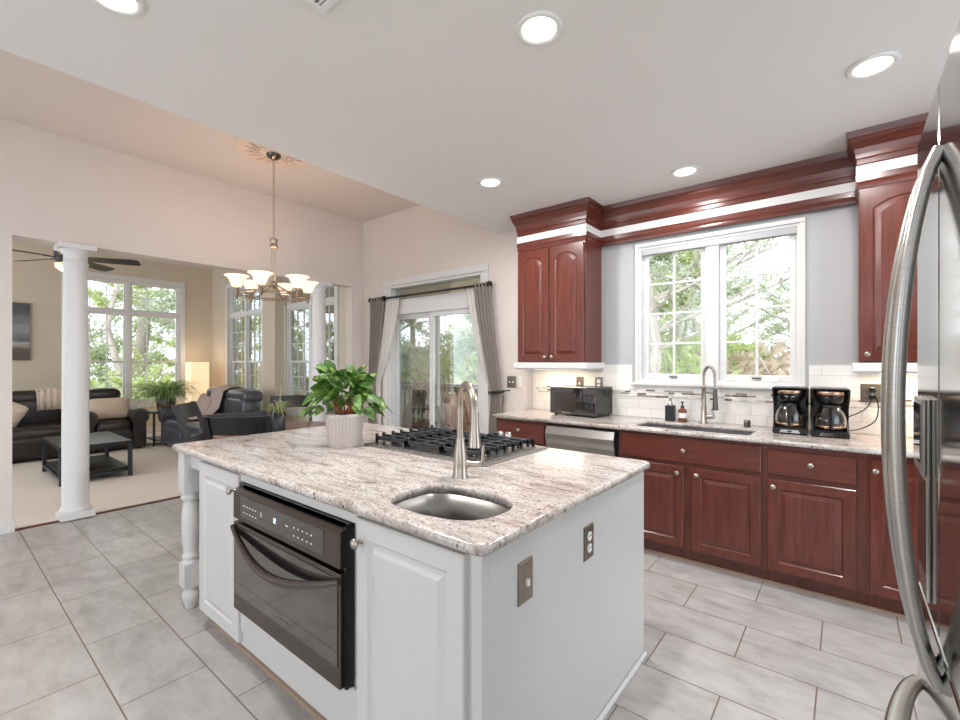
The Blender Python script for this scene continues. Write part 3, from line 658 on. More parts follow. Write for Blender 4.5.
for nm, z, pts, lab in (('power_cable', 1.163, [(.135, 3.86, 1.163), (.11, 3.85, 1.10), (.07, 3.84, 1.06), (-.02, 3.82, 1.01), (-.06, 3.79, .985)], 'black cord from the outlet bottom socket to the left coffee maker'),
                        ('power_cable', 1.207, [(.135, 3.86, 1.207), (.16, 3.84, 1.12), (.15, 3.83, 1.02), (.09, 3.81, .965), (.03, 3.78, .945), (-.02, 3.74, .943)], 'longer looping black cord from the outlet to the right coffee maker')):
    # smooth the path
    P = [Vector(p) for p in pts]; sm = []
    for i in range(len(P)-1):
        a, b, c, d = P[max(i-1, 0)], P[i], P[i+1], P[min(i+2, len(P)-1)]
        for k in range(8):
            u = k/8; sm.append(tuple(.5*((2*b)+(c-a)*u+(2*a-5*b+4*c-d)*u*u+(3*b-a-3*c+d)*u**3)))
    t = thing(nm, lab, 'cord'); MB().tube(sm, .0035, 8).build('wire', 'black', t); MB().box(.118, .152, 3.852, 3.878, z-.015, z+.013).build('plug', 'black', t, .004)

# ------------------------------------------------------------------ island
IX0, IX1, IY0, IY1 = -3.02, -.717, .893, 2.1855
ps = [(-1.245, 1.20), (-1.215, 1.245), (-1.15, 1.275), (-1.0, 1.285), (-.92, 1.27), (-.86, 1.23), (-.835, 1.16), (-.84, 1.09), (-.87, 1.03), (-.93, .995), (-1.03, .975), (-1.15, .98), (-1.21, 1.01), (-1.245, 1.08)][::-1]
def smooth_loop(P, n=4):
    P = [Vector(p) for p in P]; out = []
    for i in range(len(P)):
        a, b, c, d = P[i-1], P[i], P[(i+1) % len(P)], P[(i+2) % len(P)]
        for k in range(n):
            u = k/n; out.append(tuple(.5*((2*b)+(c-a)*u+(2*a-5*b+4*c-d)*u*u+(3*b-a-3*c+d)*u**3)))
    return out
ps = smooth_loop(ps)
tag(slab('island_countertop', 'granite', rrect(IX0, IX1, IY0, IY1, .035, 5), [ps], .882, .916, .015), 'large pale veined granite slab on the white island', 'countertop')
t = thing('kitchen_island', 'white painted kitchen island with raised panel doors and turned corner legs', 'kitchen island', (-1.75, 1.5, 0)); ox, oy = 1.75, -1.5
def IB(*a): return MB().box(a[0]+ox, a[1]+ox, a[2]+oy, a[3]+oy, a[4], a[5])
BX0, BX1, BY0, BY1 = -2.615, -.745, .925, 2.15
b = MB()
for a in ((BX0, -2.10, BY0, BY1, .09, .881), (-2.10, -1.30, BY0+.55, BY1, .09, .60), (-2.10, -1.30, BY0, BY0+.55, .09, .30), (-2.10, -1.30, BY0, BY1, .845, .881), (-1.30, -1.262, BY0, BY1, .09, .881), (-1.262, BX1, BY0, BY0+.02, .09, .881), (BX1-.02, BX1, BY0+.02, BY1, .09, .881), (-1.262, BX1-.02, BY0+.02, BY1, .09, .60), (-1.262, BX1-.02, BY1-.02, BY1, .6, .881),
          (BX0+.0, BX1, BY0+.05, BY1, 0, .09)):
    b.box(a[0]+ox, a[1]+ox, a[2]+oy, a[3]+oy, a[4], a[5])
b.build('body', 'paint', t)
IB(-1.27, -.745, BY0-.0, BY0+.05, 0, .09).build('toe_board', 'paint', t)
o = IB(BX0, -1.27, BY0+.037, BY0+.05, 0, .018).build('toe_strip', 'oak', t)
IB(BX1, BX1+.016, BY0, BY1+.002, 0, .022).build('shoe_moulding', 'trim', t, .006)
IB(BX1-.035, BX1+.004, BY0-.004, BY0+.03, .0, .881).build('corner_post', 'paint', t, .003)
for a, bb, kx in ((-2.612, -2.155, -2.17), (-1.262, -.79, -1.24)):
    mb = MB(); panel(mb, a+ox, bb+ox, .105, .872, BY0-.022+oy, .021, 0, .06); d = mb.build('door', 'paint', t)
    knob_mb((a+.028 if kx > -2 else bb-.028)+ox, BY0-.022+oy, .80, .018).build('knob', 'nickel', d)
IB(-2.15, -1.27, BY0-.012, BY0+.0, .845, .88).build('top_rail', 'paint', t, .002)
IB(-2.15, -1.27, BY0-.012, BY0+.0, .16, .288).build('lower_panel', 'paint', t, .003)
def leg(x, y):
    sq = lambda z0, z1, w: m_.box(-w+x+ox, w+x+ox, -w+y+oy, w+y+oy, z0, z1)
    m_ = MB(); sq(.66, .881, .047); sq(.13, .26, .045)
    m_.lathe([(.022, 0), (.03, .012), (.042, .06), (.045, .085), (.036, .10), (.032, .112), (.042, .122), (.045, .13)], 24, (x+ox, y+oy, 0))
    m_.lathe([(.045, .26), (.045, .27), (.035, .28), (.042, .29), (.042, .30), (.034, .31), (.038, .34), (.044, .42), (.045, .50), (.041, .57), (.036, .60), (.035, .61), (.047, .62), (.047, .635), (.038, .645), (.046, .655), (.046, .66)], 24, (x+ox, y+oy, 0))
    m_.build('leg', 'paint', t)
leg(-2.885, .955); leg(-2.90, 2.10)
IB(-2.853, BX0, .94, .965, .80, .881).build('apron', 'paint', t); IB(-2.853, BX0, 2.10, 2.125, .80, .881).build('apron', 'paint', t); IB(-2.915, -2.89, 1.012, 2.053, .80, .881).build('apron', 'paint', t)
plate('light_switch', 'pewter single toggle plate on the white island end panel', (BX1, 1.13, .735), 'toggle', '+x', .075, .125)
plate('power_outlet', 'pewter outlet plate on the white island end panel', (BX1, 1.555, .72), 'outlet', '+x', .075, .125)
# oven
t = thing('wall_oven', 'black stainless built-in oven with curved handle in the island front', 'oven', (-1.70, .92, .29))
w = .395
MB().box(-.39, .385, -.02, .52, .004, .552).build('body', 'black', t)
def OB(x0, x1, y0, y1, z0, z1): return MB().box(x0, x1, y0, y1, z0, z1)
mb = MB(); mb.loft([[(x, -.045, .405), (x, -.045, .525), (x, -.03, .535), (x, 0, .545), (x, 0, .405)] for x in (-.43, .388)], smooth=False); mb.build('control_panel', 'steel_dark', t)
OB(-.43, .40, -.02, -.002, .53, .553).build('top_vent', 'black', t)
OB(-.36, .29, -.0462, -.045, .425, .515).build('glass_display', 'black_glass', t)
mb = MB()
for i in range(5):
    for j in range(2): mb.box(-.33+i*.027, -.318+i*.027, -.0468, -.0462, .445+j*.028, .449+j*.028)
for i in range(5):
    for j in range(2): mb.box(.09+i*.03, .097+i*.03, -.0468, -.0462, .445+j*.03, .450+j*.03)
mb.box(.03, .05, -.0468, -.0462, .47, .474).box(-.17, -.165, -.0468, -.0462, .46, .48); mb.build('touch_marks', 'white_plastic', t)
mb = MB()   # clock reading 12
def seg(x, z, on):
    s = {'a': (0, .010, .018, .020), 'g': (0, .010, .009, .011), 'd': (0, .010, 0, .002), 'b': (.008, .010, .010, .020), 'c': (.008, .010, 0, .010), 'f': (0, .002, .010, .020), 'e': (0, .002, 0, .010)}
    for k in on: q = s[k]; mb.box(x+q[0], x+q[1], -.0468, -.0462, z+q[2], z+q[3])
seg(-.07, .46, 'bc'); seg(-.055, .46, 'abged'); mb.build('clock_digits', 'led', t)
d = OB(-.43, .388, -.045, 0, .0, .388).build('door', 'steel_dark', t, .003)
OB(-.418, .376, -.0475, -.045, .075, .37).build('door_glass', 'black_glass', d)
pts = [(-.43 + .82*u, -.05 - .045*sin(pi*u), .365 - .085*sin(pi*u)) for u in [i/24 for i in range(25)]]
MB().tube(pts, [.010+.008*sin(pi*i/24) for i in range(25)], 12).build('handle', 'steel_dark', d)
OB(.388, .403, -.03, 0, 0, .545).build('side_trim', 'black', t)
OB(-.01, .06, -.0478, -.0475, .10, .106).build('nameplate', 'steel_dark', t)
# prep sink
t = thing('prep_sink', 'small rounded stainless prep sink in the island corner', 'sink', (-1.04, 1.13, .70))
bowl('basin', 'steel_basin', [(x+1.04, y-1.13) for x, y in ps], .181, .175, t, .02); MB().lathe([(.045, .012), (.04, .015), (.01, .01)], 20).build('drain', 'steel', t)
t = thing('prep_faucet', 'tall brushed nickel gooseneck faucet beside the island prep sink', 'faucet', (-1.228, 1.385, .916))
MB().lathe([(.034, 0), (.034, .004), (.03, .01), (.029, .05), (.026, .1), (.018, .15), (.0165, .16)], 24).build('body', 'nickel', t)
dx, dy = .205, -.155
pts = [(0, 0, .15), (0, 0, .27)] + [(dx/2*(1-cos(a)), dy/2*(1-cos(a)), .29+.095*sin(a)) for a in [pi*i/16 for i in range(17)]]
MB().tube(pts, .0145, 14).build('spout', 'nickel', t)
MB().tube([(dx, dy, .295), (dx, dy, .25), (dx+.002, dy-.002, .19), (dx+.003, dy-.003, .17)], [.0155, .016, .021, .023], 14).build('spray_head', 'nickel', t)
MB().tube([(.02, .01, .055), (.065, .045, .055)], [.014, .012], 12).tube([(.06, .04, .055), (.075, .05, .07), (.078, .052, .13)], [.008, .007, .006], 10).build('handle', 'nickel', t)
# cooktop
t = thing('gas_cooktop', 'stainless gas cooktop with black cast iron grates set in the island', 'cooktop', (-1.70, 1.86, .916)); hx, hy = .43, .275
MB().box(-hx, hx, -hy, hy, 0, .012).box(-hx-.012, -hx, -hy, hy, 0, .007).box(hx, hx+.012, -hy, hy, 0, .007).box(-hx, hx, -hy-.012, -hy, 0, .006).build('pan', 'steel', t, .002)
MB().box(-hx+.02, hx-.02, -hy+.02, hy-.02, .012, .014).build('burner_deck', 'steel', t)
for bx, by, r in ((-.29, -.13, .045), (-.29, .13, .04), (0, .0, .055), (.29, -.13, .045), (.29, .13, .04)):
    q = MB().lathe([(r+.015, .014), (r+.01, .026), (r, .028)], 24, (bx, by, 0)).build('burner', 'steel_dark', t); MB().lathe([(r-.004, .028), (r-.003, .036), (r*.6, .039), (.002, .04)], 24, (bx, by, 0)).build('burner_cap', 'iron', q)
for g in range(3):
    gx = -.27+g*.265; mb = MB(); w2 = .128; h2 = .228
    for y0 in (-h2, h2-.014): mb.box(gx-w2, gx+w2, y0, y0+.014, .03, .05)
    mb.box(gx-.006, gx+.008, -h2, h2, .034, .054)
    for yy in (-.18, -.11, -.045, .03, .10, .165): mb.box(gx-w2, gx+w2, yy, yy+.012, .036, .056)
    for yy in (-h2, -.18, -.11, -.045, .03, .10, .165, h2-.014):
        for sx in (-w2, w2-.014): mb.box(gx+sx, gx+sx+.014, yy, yy+.014, .018, .064)
    for sx in (-w2, w2-.014):
        for sy in (-h2, h2-.014): mb.box(gx+sx, gx+sx+.014, sy, sy+.014, .014, .036)
    mb.build('grate', 'iron', t, .002)
for kx in (.13, .185): MB().lathe([(.020, .012), (.020, .05), (.014, .068), (.002, .07)], 16, (kx, .262, 0)).build('control_knob', 'chrome', t)
# ------------------------------------------------------------------ plants
def leaf(mb, base, dirv, L, Wd, droop, rnd=0.):
    d = Vector(dirv).normalized(); side = d.cross(Vector((0, 0, 1)))
    if side.length < .01: side = Vector((1, 0, 0))
    side.normalize(); up = side.cross(d); side = (side*cos(rnd)+up*sin(rnd)); p = Vector(base); rows = []
    n = 7
    for i in range(n+1):
        u = i/n; wd = Wd*.5*(sin(pi*min(1, u**.62))**.8 if 0 < u < 1 else 0)
        c = p + d*L*u + Vector((0, 0, -droop*u*u*L)); fold = -wd*.25
        rows.append([tuple(c - side*wd), tuple(c + Vector((0, 0, fold))), tuple(c + side*wd)])
    mb.loft(rows, False, False, True, closed=False)
def blade(mb, base, az, L, h, w, droop):
    pts = []
    for i in range(9):
        u = i/8; r = L*u; z = h*sin(min(pi*.62*u, pi/2)) - droop*u**3 * L
        pts.append(Vector((base[0]+cos(az)*r, base[1]+sin(az)*r, base[2]+z)))
    s = Vector((-sin(az), cos(az), 0)); rows = []
    for i, p in enumerate(pts): ww = w*(1-(i/8)**2)+.0004; rows.append([tuple(p-s*ww), tuple(p+Vector((0, 0, -ww*.4))), tuple(p+s*ww)])
    mb.loft(rows, False, False, True, closed=False)
t = thing('potted_plant', 'leafy variegated green plant in a ribbed grey pot on the island', 'potted plant', (-2.20, 1.50, .916))
prof = [(.082, 0), (.086, .006), (.107, .165), (.110, .17), (.110, .186), (.103, .186), (.098, .16)]
n = 192; mb = MB(); mb.loft([[((r+(.003*cos(32*2*pi*k/n) if 0 < i < 3 else 0))*cos(2*pi*k/n), (r+(.003*cos(32*2*pi*k/n) if 0 < i < 3 else 0))*sin(2*pi*k/n), z) for k in range(n)] for i, (r, z) in enumerate(prof)], True, False)
mb.build('pot', noisy('ribbed grey ceramic', (196, 186, 180), (206, 197, 191), 8, .5), t); MB().lathe([(.001, .165), (.099, .165)], 32, cap=False).build('soil', 'soil', t)
st = MB(); lf = MB(); rnd = random.Random(11)
for k in range(26):
    a = rnd.uniform(0, 2*pi); r0 = rnd.uniform(.0, .05); r1 = rnd.uniform(.05, .10); h = rnd.uniform(.07, .15)
    st.tube([(r0*cos(a), r0*sin(a), .16), ((r0+r1)*.6*cos(a+.3), (r0+r1)*.6*sin(a+.3), .16+h*.55), (r1*cos(a), r1*sin(a), .16+h)], [.006, .005, .003], 6)
for k in range(105):
    a = rnd.uniform(0, 2*pi); el = rnd.uniform(-.15, 1.25); rr = rnd.uniform(.03, .15)
    cz = .29 + rnd.uniform(-.02, .06); b0 = (rr*.8*cos(a), rr*.8*sin(a), cz+.08*sin(el))
    leaf(lf, b0, (cos(a+rnd.uniform(-.6, .6))*cos(el), sin(a)*cos(el), sin(el)*.8), rnd.uniform(.075, .11), rnd.uniform(.05, .078), rnd.uniform(.1, .6), rnd.uniform(-1.2, 1.2))
for k in range(46):
    a = rnd.uniform(0, 2*pi); q = rnd.uniform(.03, .10); b0 = (q*cos(a), q*sin(a), rnd.uniform(.25, .33)); leaf(lf, b0, (cos(a), sin(a), rnd.uniform(-.2, .6)), rnd.uniform(.07, .10), rnd.uniform(.05, .07), rnd.uniform(.2, .7), rnd.uniform(-1.2, 1.2))
for k in range(26):
    a = (cw-.1 if k % 3 else cw+pi)+rnd.uniform(-.9, .9); q = rnd.uniform(.13, .20); b0 = (q*cos(a), q*sin(a), .30-q*.3+rnd.uniform(-.05, .05)); leaf(lf, b0, (cos(a), sin(a), -.3), rnd.uniform(.06, .09), .055, .55, rnd.uniform(-.9, .9))
st.build('stems', 'red_stem', t); lf.build('foliage', 'leaf_pothos', t)
t = thing('planter', 'small black planter with a pale spiky air plant on the dining table', 'potted plant', (-3.83, 1.95, .762))
MB().lathe([(.045, 0), (.048, .005), (.056, .19), (.05, .19), (.048, .17)], 28).build('pot', 'sinkblack', t)
mb = MB(); rnd = random.Random(3)
for k in range(60): blade(mb, (rnd.uniform(-.02, .02), rnd.uniform(-.02, .02), .17), rnd.uniform(0, 2*pi), rnd.uniform(.1, .22), rnd.uniform(.05, .14), .004, rnd.uniform(.1, .6))
blade(mb, (0, 0, .17), 2.2, .05, .26, .004, 0); mb.build('foliage', 'leaf_air', t)
# ------------------------------------------------------------------ dining set
t = thing('dining_table', 'brown round wooden dining table under the chandelier', 'table', (-4.10, 2.12, 0))
MB().lathe([(.001, .725), (.56, .725), (.58, .735), (.58, .752), (.57, .76), (.001, .76)], 56).build('table_top', 'wood_table', t)
MB().lathe([(.07, .03), (.05, .1), (.045, .4), (.07, .55), (.05, .66), (.12, .725)], 24).build('pedestal', 'black_wood', t)
for k in range(4): MB().tube([(0, 0, .12), (.2*cos(k*pi/2+.4), .2*sin(k*pi/2+.4), .06), (.38*cos(k*pi/2+.4), .38*sin(k*pi/2+.4), .02)], [.035, .03, .02], 8).build('foot', 'black_wood', t)
def make_chair(label):
    t = thing('dining_chair', label, 'chair', group='dining chairs around the table')
    MB().loft([[(sx*w, y, z) for sx, y in ((-1, -.19), (1, -.19), (1.08, .22), (-1.08, .22))] for z, w in ((.43, .19), (.435, .2), (.465, .2), (.47, .19))], smooth=False).build('seat', 'black_wood', t, .006)
    for s in (-1, 1):
        MB().loft([[(s*.2+a*.018, y+b*.02, z) for a, b in ((-1, -1), (1, -1), (1, 1), (-1, 1))] for y, z in ((-.24, 0), (-.19, .44), (-.225, .62), (-.285, .82), (-.365, 1.02))], smooth=False).build('leg', 'black_wood', t, .004)
        MB().box(s*.19-.018, s*.19+.018, .17, .206, 0, .43).build('leg', 'black_wood', t, .004)
        MB().box(s*.195-.01, s*.195+.01, -.18, .17, .18, .205).build('stretcher', 'black_wood', t)
    def slat(z0, z1, y0, y1, nm):
        mb = MB(); rings = []
        for i in range(11):
            x = -.19+.38*i/10; bow = -.035*(1-(x/.19)**2); rings.append([(x, y0+bow-.009, z0), (x, y0+bow+.009, z0), (x, y1+bow+.009, z1), (x, y1+bow-.009, z1)])
        mb.loft(rings, True, True, False); mb.build(nm, 'black_wood', t, .003)
    slat(.885, 1.015, -.305, -.357, 'top_rail'); slat(.66, .73, -.235, -.252, 'slat')
    return t
def place(t, bx, by, dx, dy):
    L = math.hypot(dx, dy); dx /= L; dy /= L; t.location = (bx+.33*dx, by+.33*dy, 0); t.rotation_euler = (0, 0, math.atan2(dy, dx)-pi/2)
ch = make_chair('black dining chair just behind the island, its broad curved back rail nearest')
c2 = copy_tree(ch); c2['label'] = 'black dining chair beyond the table, between the small planter and the white column'
c3 = copy_tree(ch); c3['label'] = 'black dining chair seen side on, leaning back, by the far corner of the island'
place(ch, -3.245, 1.37, -.755, .655); place(c2, -4.79, 2.58, .82, -.57); place(c3, -4.59, 1.50, .63, .78)

# ------------------------------------------------------------------ curtains
YR = 3.82
t = thing('curtain_rod', 'black curtain rod with round finials over the sliding door', 'curtain rod', (-3.99, YR, 2.225))
MB().tube([(-1.0, 0, 0), (1.0, 0, 0)], .014, 12).build('rod', 'black', t)
MB().sup((-.735, 0, 0), (.035, .075, .075), 1, 1, 10, 16).build('end_ring', 'black', t)
for s in (-1, 1):
    MB().sup((s*1.02, 0, 0), (.07, .07, .07), 1, 1, 10, 16).build('finial', 'black', t); MB().tube([(s*.93, 0, 0), (s*.93, .078, 0)], .007, 8).box(s*.93-.012, s*.93+.012, .073, .0795, -.06, .03).build('bracket', 'iron', t)
def drape(name, label, m, top, tie, bot, z0, z1, ztie, y, amp=.022, folds=5, cat='curtain'):
    n = 64; rings = []; K = 40
    for i in range(K+1):
        u = i/K; z = z1 + (z0-z1)*u; ut = (z1-ztie)/(z1-z0)
        if u < ut: k = (u/ut); k = k**1.35; a = top[0]+(tie[0]-top[0])*k; b = top[1]+(tie[1]-top[1])*k
        else: k = ((u-ut)/(1-ut))**.8; a = tie[0]+(bot[0]-tie[0])*k; b = tie[1]+(bot[1]-tie[1])*k
        row = []
        for j in range(n+1):
            q = j/n; row.append((a+(b-a)*q, y+amp*sin(2*pi*folds*q+.4*sin(3*u)), z))
        rings.append(row)
    mb = MB(); mb.loft(rings, False, False, True, closed=False); o = mb.build(name, m); o.modifiers.new('s', 'SOLIDIFY').thickness = .003
    return tag(o, label, cat)
drape('curtain', 'grey curtain panel left of the sliding door, gathered narrow', 'curtain', (-5.03, -4.72), (-5.05, -4.93), (-5.06, -4.88), .03, 2.25, 1.12, YR)
drape('sheer_curtain', 'white sheer swept left across the sliding door frame', 'sheer', (-4.75, -4.47), (-5.0, -4.86), (-4.98, -4.82), .03, 2.21, 1.10, YR+.035, .012)
drape('curtain', 'grey curtain panel right of the sliding door, tied back with black cord', 'curtain', (-3.19, -2.95), (-2.95, -2.81), (-3.03, -2.80), .03, 2.25, 1.07, YR)
drape('sheer_curtain', 'white sheer swept right under the tied grey panel', 'sheer', (-3.33, -3.12), (-3.0, -2.90), (-3.05, -2.90), .03, 2.21, 1.08, YR+.035, .012)
t = thing('curtain_tie', 'black tie-back around the right curtain panel', 'tie-back', (-2.88, YR, 1.07)); MB().tube([(.09*cos(a), .04*sin(a), .01*cos(a)) for a in [2*pi*i/24 for i in range(25)]], .014, 8, False).build('cord', 'black', t); MB().tube([(.08, 0, .01), (.12, .03, .02), (.12, .078, .02)], .007, 8).build('hook', 'iron', t)

# ------------------------------------------------------------------ refrigerator
FX = .12
t = thing('refrigerator', 'stainless steel refrigerator with long bowed door handle and water dispenser', 'refrigerator', (FX, .90, 0))
def doorp(y0, y1, z0, z1, nm):
    return MB().box(0, .07, y0, y1, z0, z1).build(nm, 'steel_door', t, .005)
MB().box(.075, .88, -.46, .453, .03, 1.84).build('cabinet', 'steel_dark', t)
dr = doorp(.161, .453, .925, 1.855, 'door'); d2 = doorp(-.46, .157, .925, 1.855, 'door'); fz = doorp(-.46, .453, .08, .915, 'freezer_drawer')
MB().box(.08, .80, -.45, .445, 0, .03).build('base_grille', 'black', t)
def bow(a, b, amt, r, parent, n=28, flat=.75):
    pts = []; a, b = Vector(a), Vector(b)
    for i in range(n+1): u = i/n; pts.append(tuple(a.lerp(b, u) + Vector((-amt*(4*u*(1-u))**.72, 0, 0))))
    MB().tube(pts, [r*(.8+.2*sin(pi*i/n)) for i in range(n+1)], 16, sq=flat).build('handle', 'steel', parent)
bow((-.002, .128, 1.731), (-.002, .128, .861), .053, .0165, d2); bow((-.002, .19, 1.731), (-.002, .19, .861), .057, .0165, dr)
bow((-.006, .36, .745), (-.006, -.37, .745), .055, .018, fz)
o = MB().box(-.006, .0, .245, .36, .95, 1.32).box(-.013, -.006, .245, .36, 1.18, 1.32).build('dispenser', 'steel', dr, .008)
MB().box(-.0145, -.013, .255, .35, 1.2, 1.31).build('dispenser_screen', 'black_glass', dr)
MB().box(-.0075, -.006, .255, .35, 1.0, 1.17).build('dispenser_recess', 'steel_dark', dr)

# ------------------------------------------------------------------ living room
def sofa(name, label, loc, rz, W_, m, seats, arms=(True, True), base_h=.42):
    t = thing(name, label, 'sofa', loc, rz); D = .92           # faces local -y, back at y=+.46
    MB().box(-W_/2+.05, W_/2-.05, -.42, .42, .03, .30).build('base', m, t, .03, 3)
    a = .2; inner0 = -W_/2 + (a if arms[0] else 0); inner1 = W_/2 - (a if arms[1] else 0); sw = (inner1-inner0)/seats
    for i in range(seats):
        cx = inner0+sw*(i+.5); MB().sup((cx, -.10, .37), (sw*.99, .72, .22), .4, .25).build('seat_cushion', m, t)
        MB().sup((cx, .27, .62), (sw*.98, .30, .46), .5, .35, m=None).build('back_cushion', m, t)
        MB().sup((cx, .30, .84), (sw*.97, .32, .24), .7, .4).build('headrest', m, t)
        if True: MB().sup((cx, -.43, .20), (sw*.97, .08, .26), .4, .3).build('front_panel', m, t)
    for s, on in ((-1, arms[0]), (1, arms[1])):
        if on:
            x = s*(W_/2-.11); mb = MB().box(x-.085, x+.085, -.44, .40, .02, .50)
            mb.tube([(x, -.47, .52), (x, .38, .52)], .125, 20); mb.build('arm', m, t, .01)
            mb = MB()
            for k in range(14): a_ = pi*k/13; mb.sup((x+.1*cos(a_), -.474, .52+.1*sin(a_)), (.014, .012, .014), 1, 1, 5, 8)
            mb.build('nail_trim', 'bronze_nickel', t)
    for sx in (-1, 1):
        for sy in (-.36, .36): MB().box(sx*(W_/2-.1)-.025, sx*(W_/2-.1)+.025, sy-.025, sy+.025, 0, .04).build('foot', 'black_wood', t)
    return t
G = .008
sofa('sofa', 'long black leather sofa with a cream throw, at the left behind the column', (-9.15, .50, G), pi/2, 1.84, 'leather', 2, (True, False))
sofa('armchair', 'black leather armchair with rolled studded arm and sand pillow, under the far window', (-9.2, 1.86, G), pi/2, .86, 'leather', 1)['category'] = 'armchair'
sofa('sofa', 'slate leather reclining sofa along the right living room wall with a taupe throw', (-7.85, 2.92, G), 0, 2.0, 'leather_grey', 2)
# throws and pillows
def throw(name, label, m, path, w0, w1, axis, wob=.01):
    rings = []; n = 16
    for i, (p, z) in enumerate(path):
        row = []
        for j in range(n+1):
            q = w0+(w1-w0)*j/n; d = wob*sin(j*1.7+i*.6); row.append((p+d, q, z+d*.5) if axis == 'y' else (q, p+d, z+d*.5))
        rings.append(row)
    mb = MB(); mb.loft(rings, False, False, True, closed=False); o = mb.build(name, m); s = o.modifiers.new('s', 'SOLIDIFY'); s.thickness = .012; s.offset = 0; return tag(o, label, 'throw blanket')
throw('throw_blanket', 'cream throw folded over the back of the black sofa', 'throw', [(-9.66, .75), (-9.65, .93), (-9.55, .985), (-9.42, .98), (-9.29, .93), (-9.265, .84), (-9.24, .68)], 1.06, 1.39, 'y')
throw('throw_blanket', 'taupe throw draped over the headrest of the slate sofa', 'throw_grey', [(3.42, .75), (3.40, .93), (3.28, .985), (3.16, .975), (3.05, .93), (3.03, .84), (2.98, .66), (2.85, .53), (2.60, .51)], -8.25, -7.78, 'x')
def cushion(label, loc, rot, w=.46, h=.40, m='pillow'):
    o = MB().sup((0, 0, 0), (w, h, .16), 1.0, .38, m=RX(pi/2), nu=14, nv=32)
    # pinch corners
    o.v = [(x*(1+.10*(abs(z)/(h/2))**3), y, z*(1+.10*(abs(x)/(w/2))**3)) for x, y, z in o.v]
    o = o.build('throw_pillow', m); o.location = loc; o.rotation_euler = rot; return tag(o, label, 'pillow')
cushion('sand coloured rectangular pillow on the armchair under the window', (-9.02, 1.86, .66), (R(-14), 0, R(90)), .50, .33)
cushion('pale pillow leaning at the left end of the black sofa', (-9.0, .66, .66), (R(-12), R(30), R(80)), .44, .44, 'throw')
cushion('taupe pillow at the far end of the slate sofa', (-8.35, 2.95, .66), (R(-20), R(12), 0), .44, .36, 'throw_grey')
t = thing('coffee_table', 'low black coffee table with open shelf on the living room carpet', 'coffee table', (-7.33, 1.28, G)); hx, hy = .57, .33
MB().box(-hx, hx, -hy, hy, .385, .43).build('table_top', 'black_wood', t, .004); MB().box(-hx+.03, hx-.03, -hy+.03, hy-.03, .09, .12).build('shelf', 'black_wood', t, .003)
for sx in (-1, 1):
    for sy in (-1, 1): MB().box(sx*(hx-.02)-.02, sx*(hx-.02)+.02, sy*(hy-.02)-.02, sy*(hy-.02)+.02, 0, .385).build('leg', 'iron', t)
mb = MB()
for sx in (-1, 1): mb.box(sx*(hx-.02)-.018, sx*(hx-.02)+.018, -hy+.04, hy-.04, .06, .09)
for sy in (-1, 1): mb.box(-hx+.04, hx-.04, sy*(hy-.02)-.018, sy*(hy-.02)+.018, .06, .09)
mb.build('lower_rail', 'iron', t)
t = thing('end_table', 'black open frame end table holding the fern', 'side table', (-9.05, 2.62, G)); hx = .25
MB().box(-hx, hx, -hx, hx, .53, .56).build('table_top', 'black_wood', t, .003); MB().box(-hx+.03, hx-.03, -hx+.03, hx-.03, .08, .10).build('shelf', 'black_wood', t)
for sx in (-1, 1):
    for sy in (-1, 1): MB().box(sx*(hx-.015)-.015, sx*(hx-.015)+.015, sy*(hx-.015)-.015, sy*(hx-.015)+.015, 0, .53).build('leg', 'iron', t)
t = thing('potted_fern', 'bushy green fern in a brown and grey pot on the end table', 'potted plant', (-9.05, 2.62, .568))
MB().lathe([(.11, 0), (.12, .01), (.14, .12)], 28, cap=True).build('pot', 'terracotta', t); MB().lathe([(.141, .12), (.15, .21), (.14, .21), (.13, .19)], 28, cap=False).lathe([(.001, .19), (.135, .19)], 20, cap=False).build('pot_rim', 'leather_grey', t)
mb = MB(); rnd = random.Random(5)
for k in range(420):
    blade(mb, (rnd.uniform(-.08, .08), rnd.uniform(-.08, .08), .2), rnd.uniform(0, 2*pi), rnd.uniform(.25, .75), rnd.uniform(.08, .36), .009, rnd.uniform(.1, .6))
mb.build('fronds', 'leaf_fern', t)
t = thing('floor_lamp', 'tall square paper shade floor lamp glowing in the living room corner', 'lamp', (-10.1, 3.46, G))
MB().box(-.17, .17, -.17, .17, 0, .04).build('base', 'black_wood', t); MB().box(-.16, .16, -.16, .16, .04, 1.38).build('lamp_shade', 'lamp_shade', t, .004)
l = light('POINT', 'lamp_glow', (0, 0, 1.5), 2, (1, .8, .6), .06); l.parent = t
# picture
t = thing('wall_picture', 'unframed grey seascape canvas on the beige living room wall', 'picture', (-10.55, .70, 1.42))
o = MB().box(.002, .035, -.42, .42, 0, .94).build('canvas', 'print', t, .002)
# ceiling fan
dep = 5.2; t = thing('ceiling_fan', 'dark five blade ceiling fan with light above the living room', 'ceiling fan', (-6.95, 1.03, 2.58))
MB().lathe([(.012, .10), (.012, .70), (.06, .71), (.07, .748)], 20).build('downrod', 'fan', t)
MB().lathe([(.03, .12), (.08, .10), (.10, .06), (.10, -.02), (.08, -.05), (.06, -.06)], 28).build('motor', 'fan', t)
MB().lathe([(.06, -.06), (.095, -.07), (.09, -.11), (.05, -.145), (.005, -.15)], 28).build('light_bowl', 'shade_on', t)
for k in range(5):
    a = R(52+72*k)+cw+R(43); m4 = RZ(a) @ RX(R(-14))
    q = MB().loft([[(x, -w, -.003), (x, w, -.003), (x, w, .004), (x, -w, .004)] for x, w in ((.13, .045), (.22, .06), (.62, .078), (.68, .07), (.70, .05))], smooth=False, m=m4).build('blade', 'fan', t)
    MB().box(.08, .2, -.02, .02, -.01, .0, m4).build('blade_iron', 'fan', q)
l = light('POINT', 'living_fill_light', (0, 0, -.22), 12, (1, .88, .74), .08); l.parent = t  # fill light added below the fan to brighten the living room

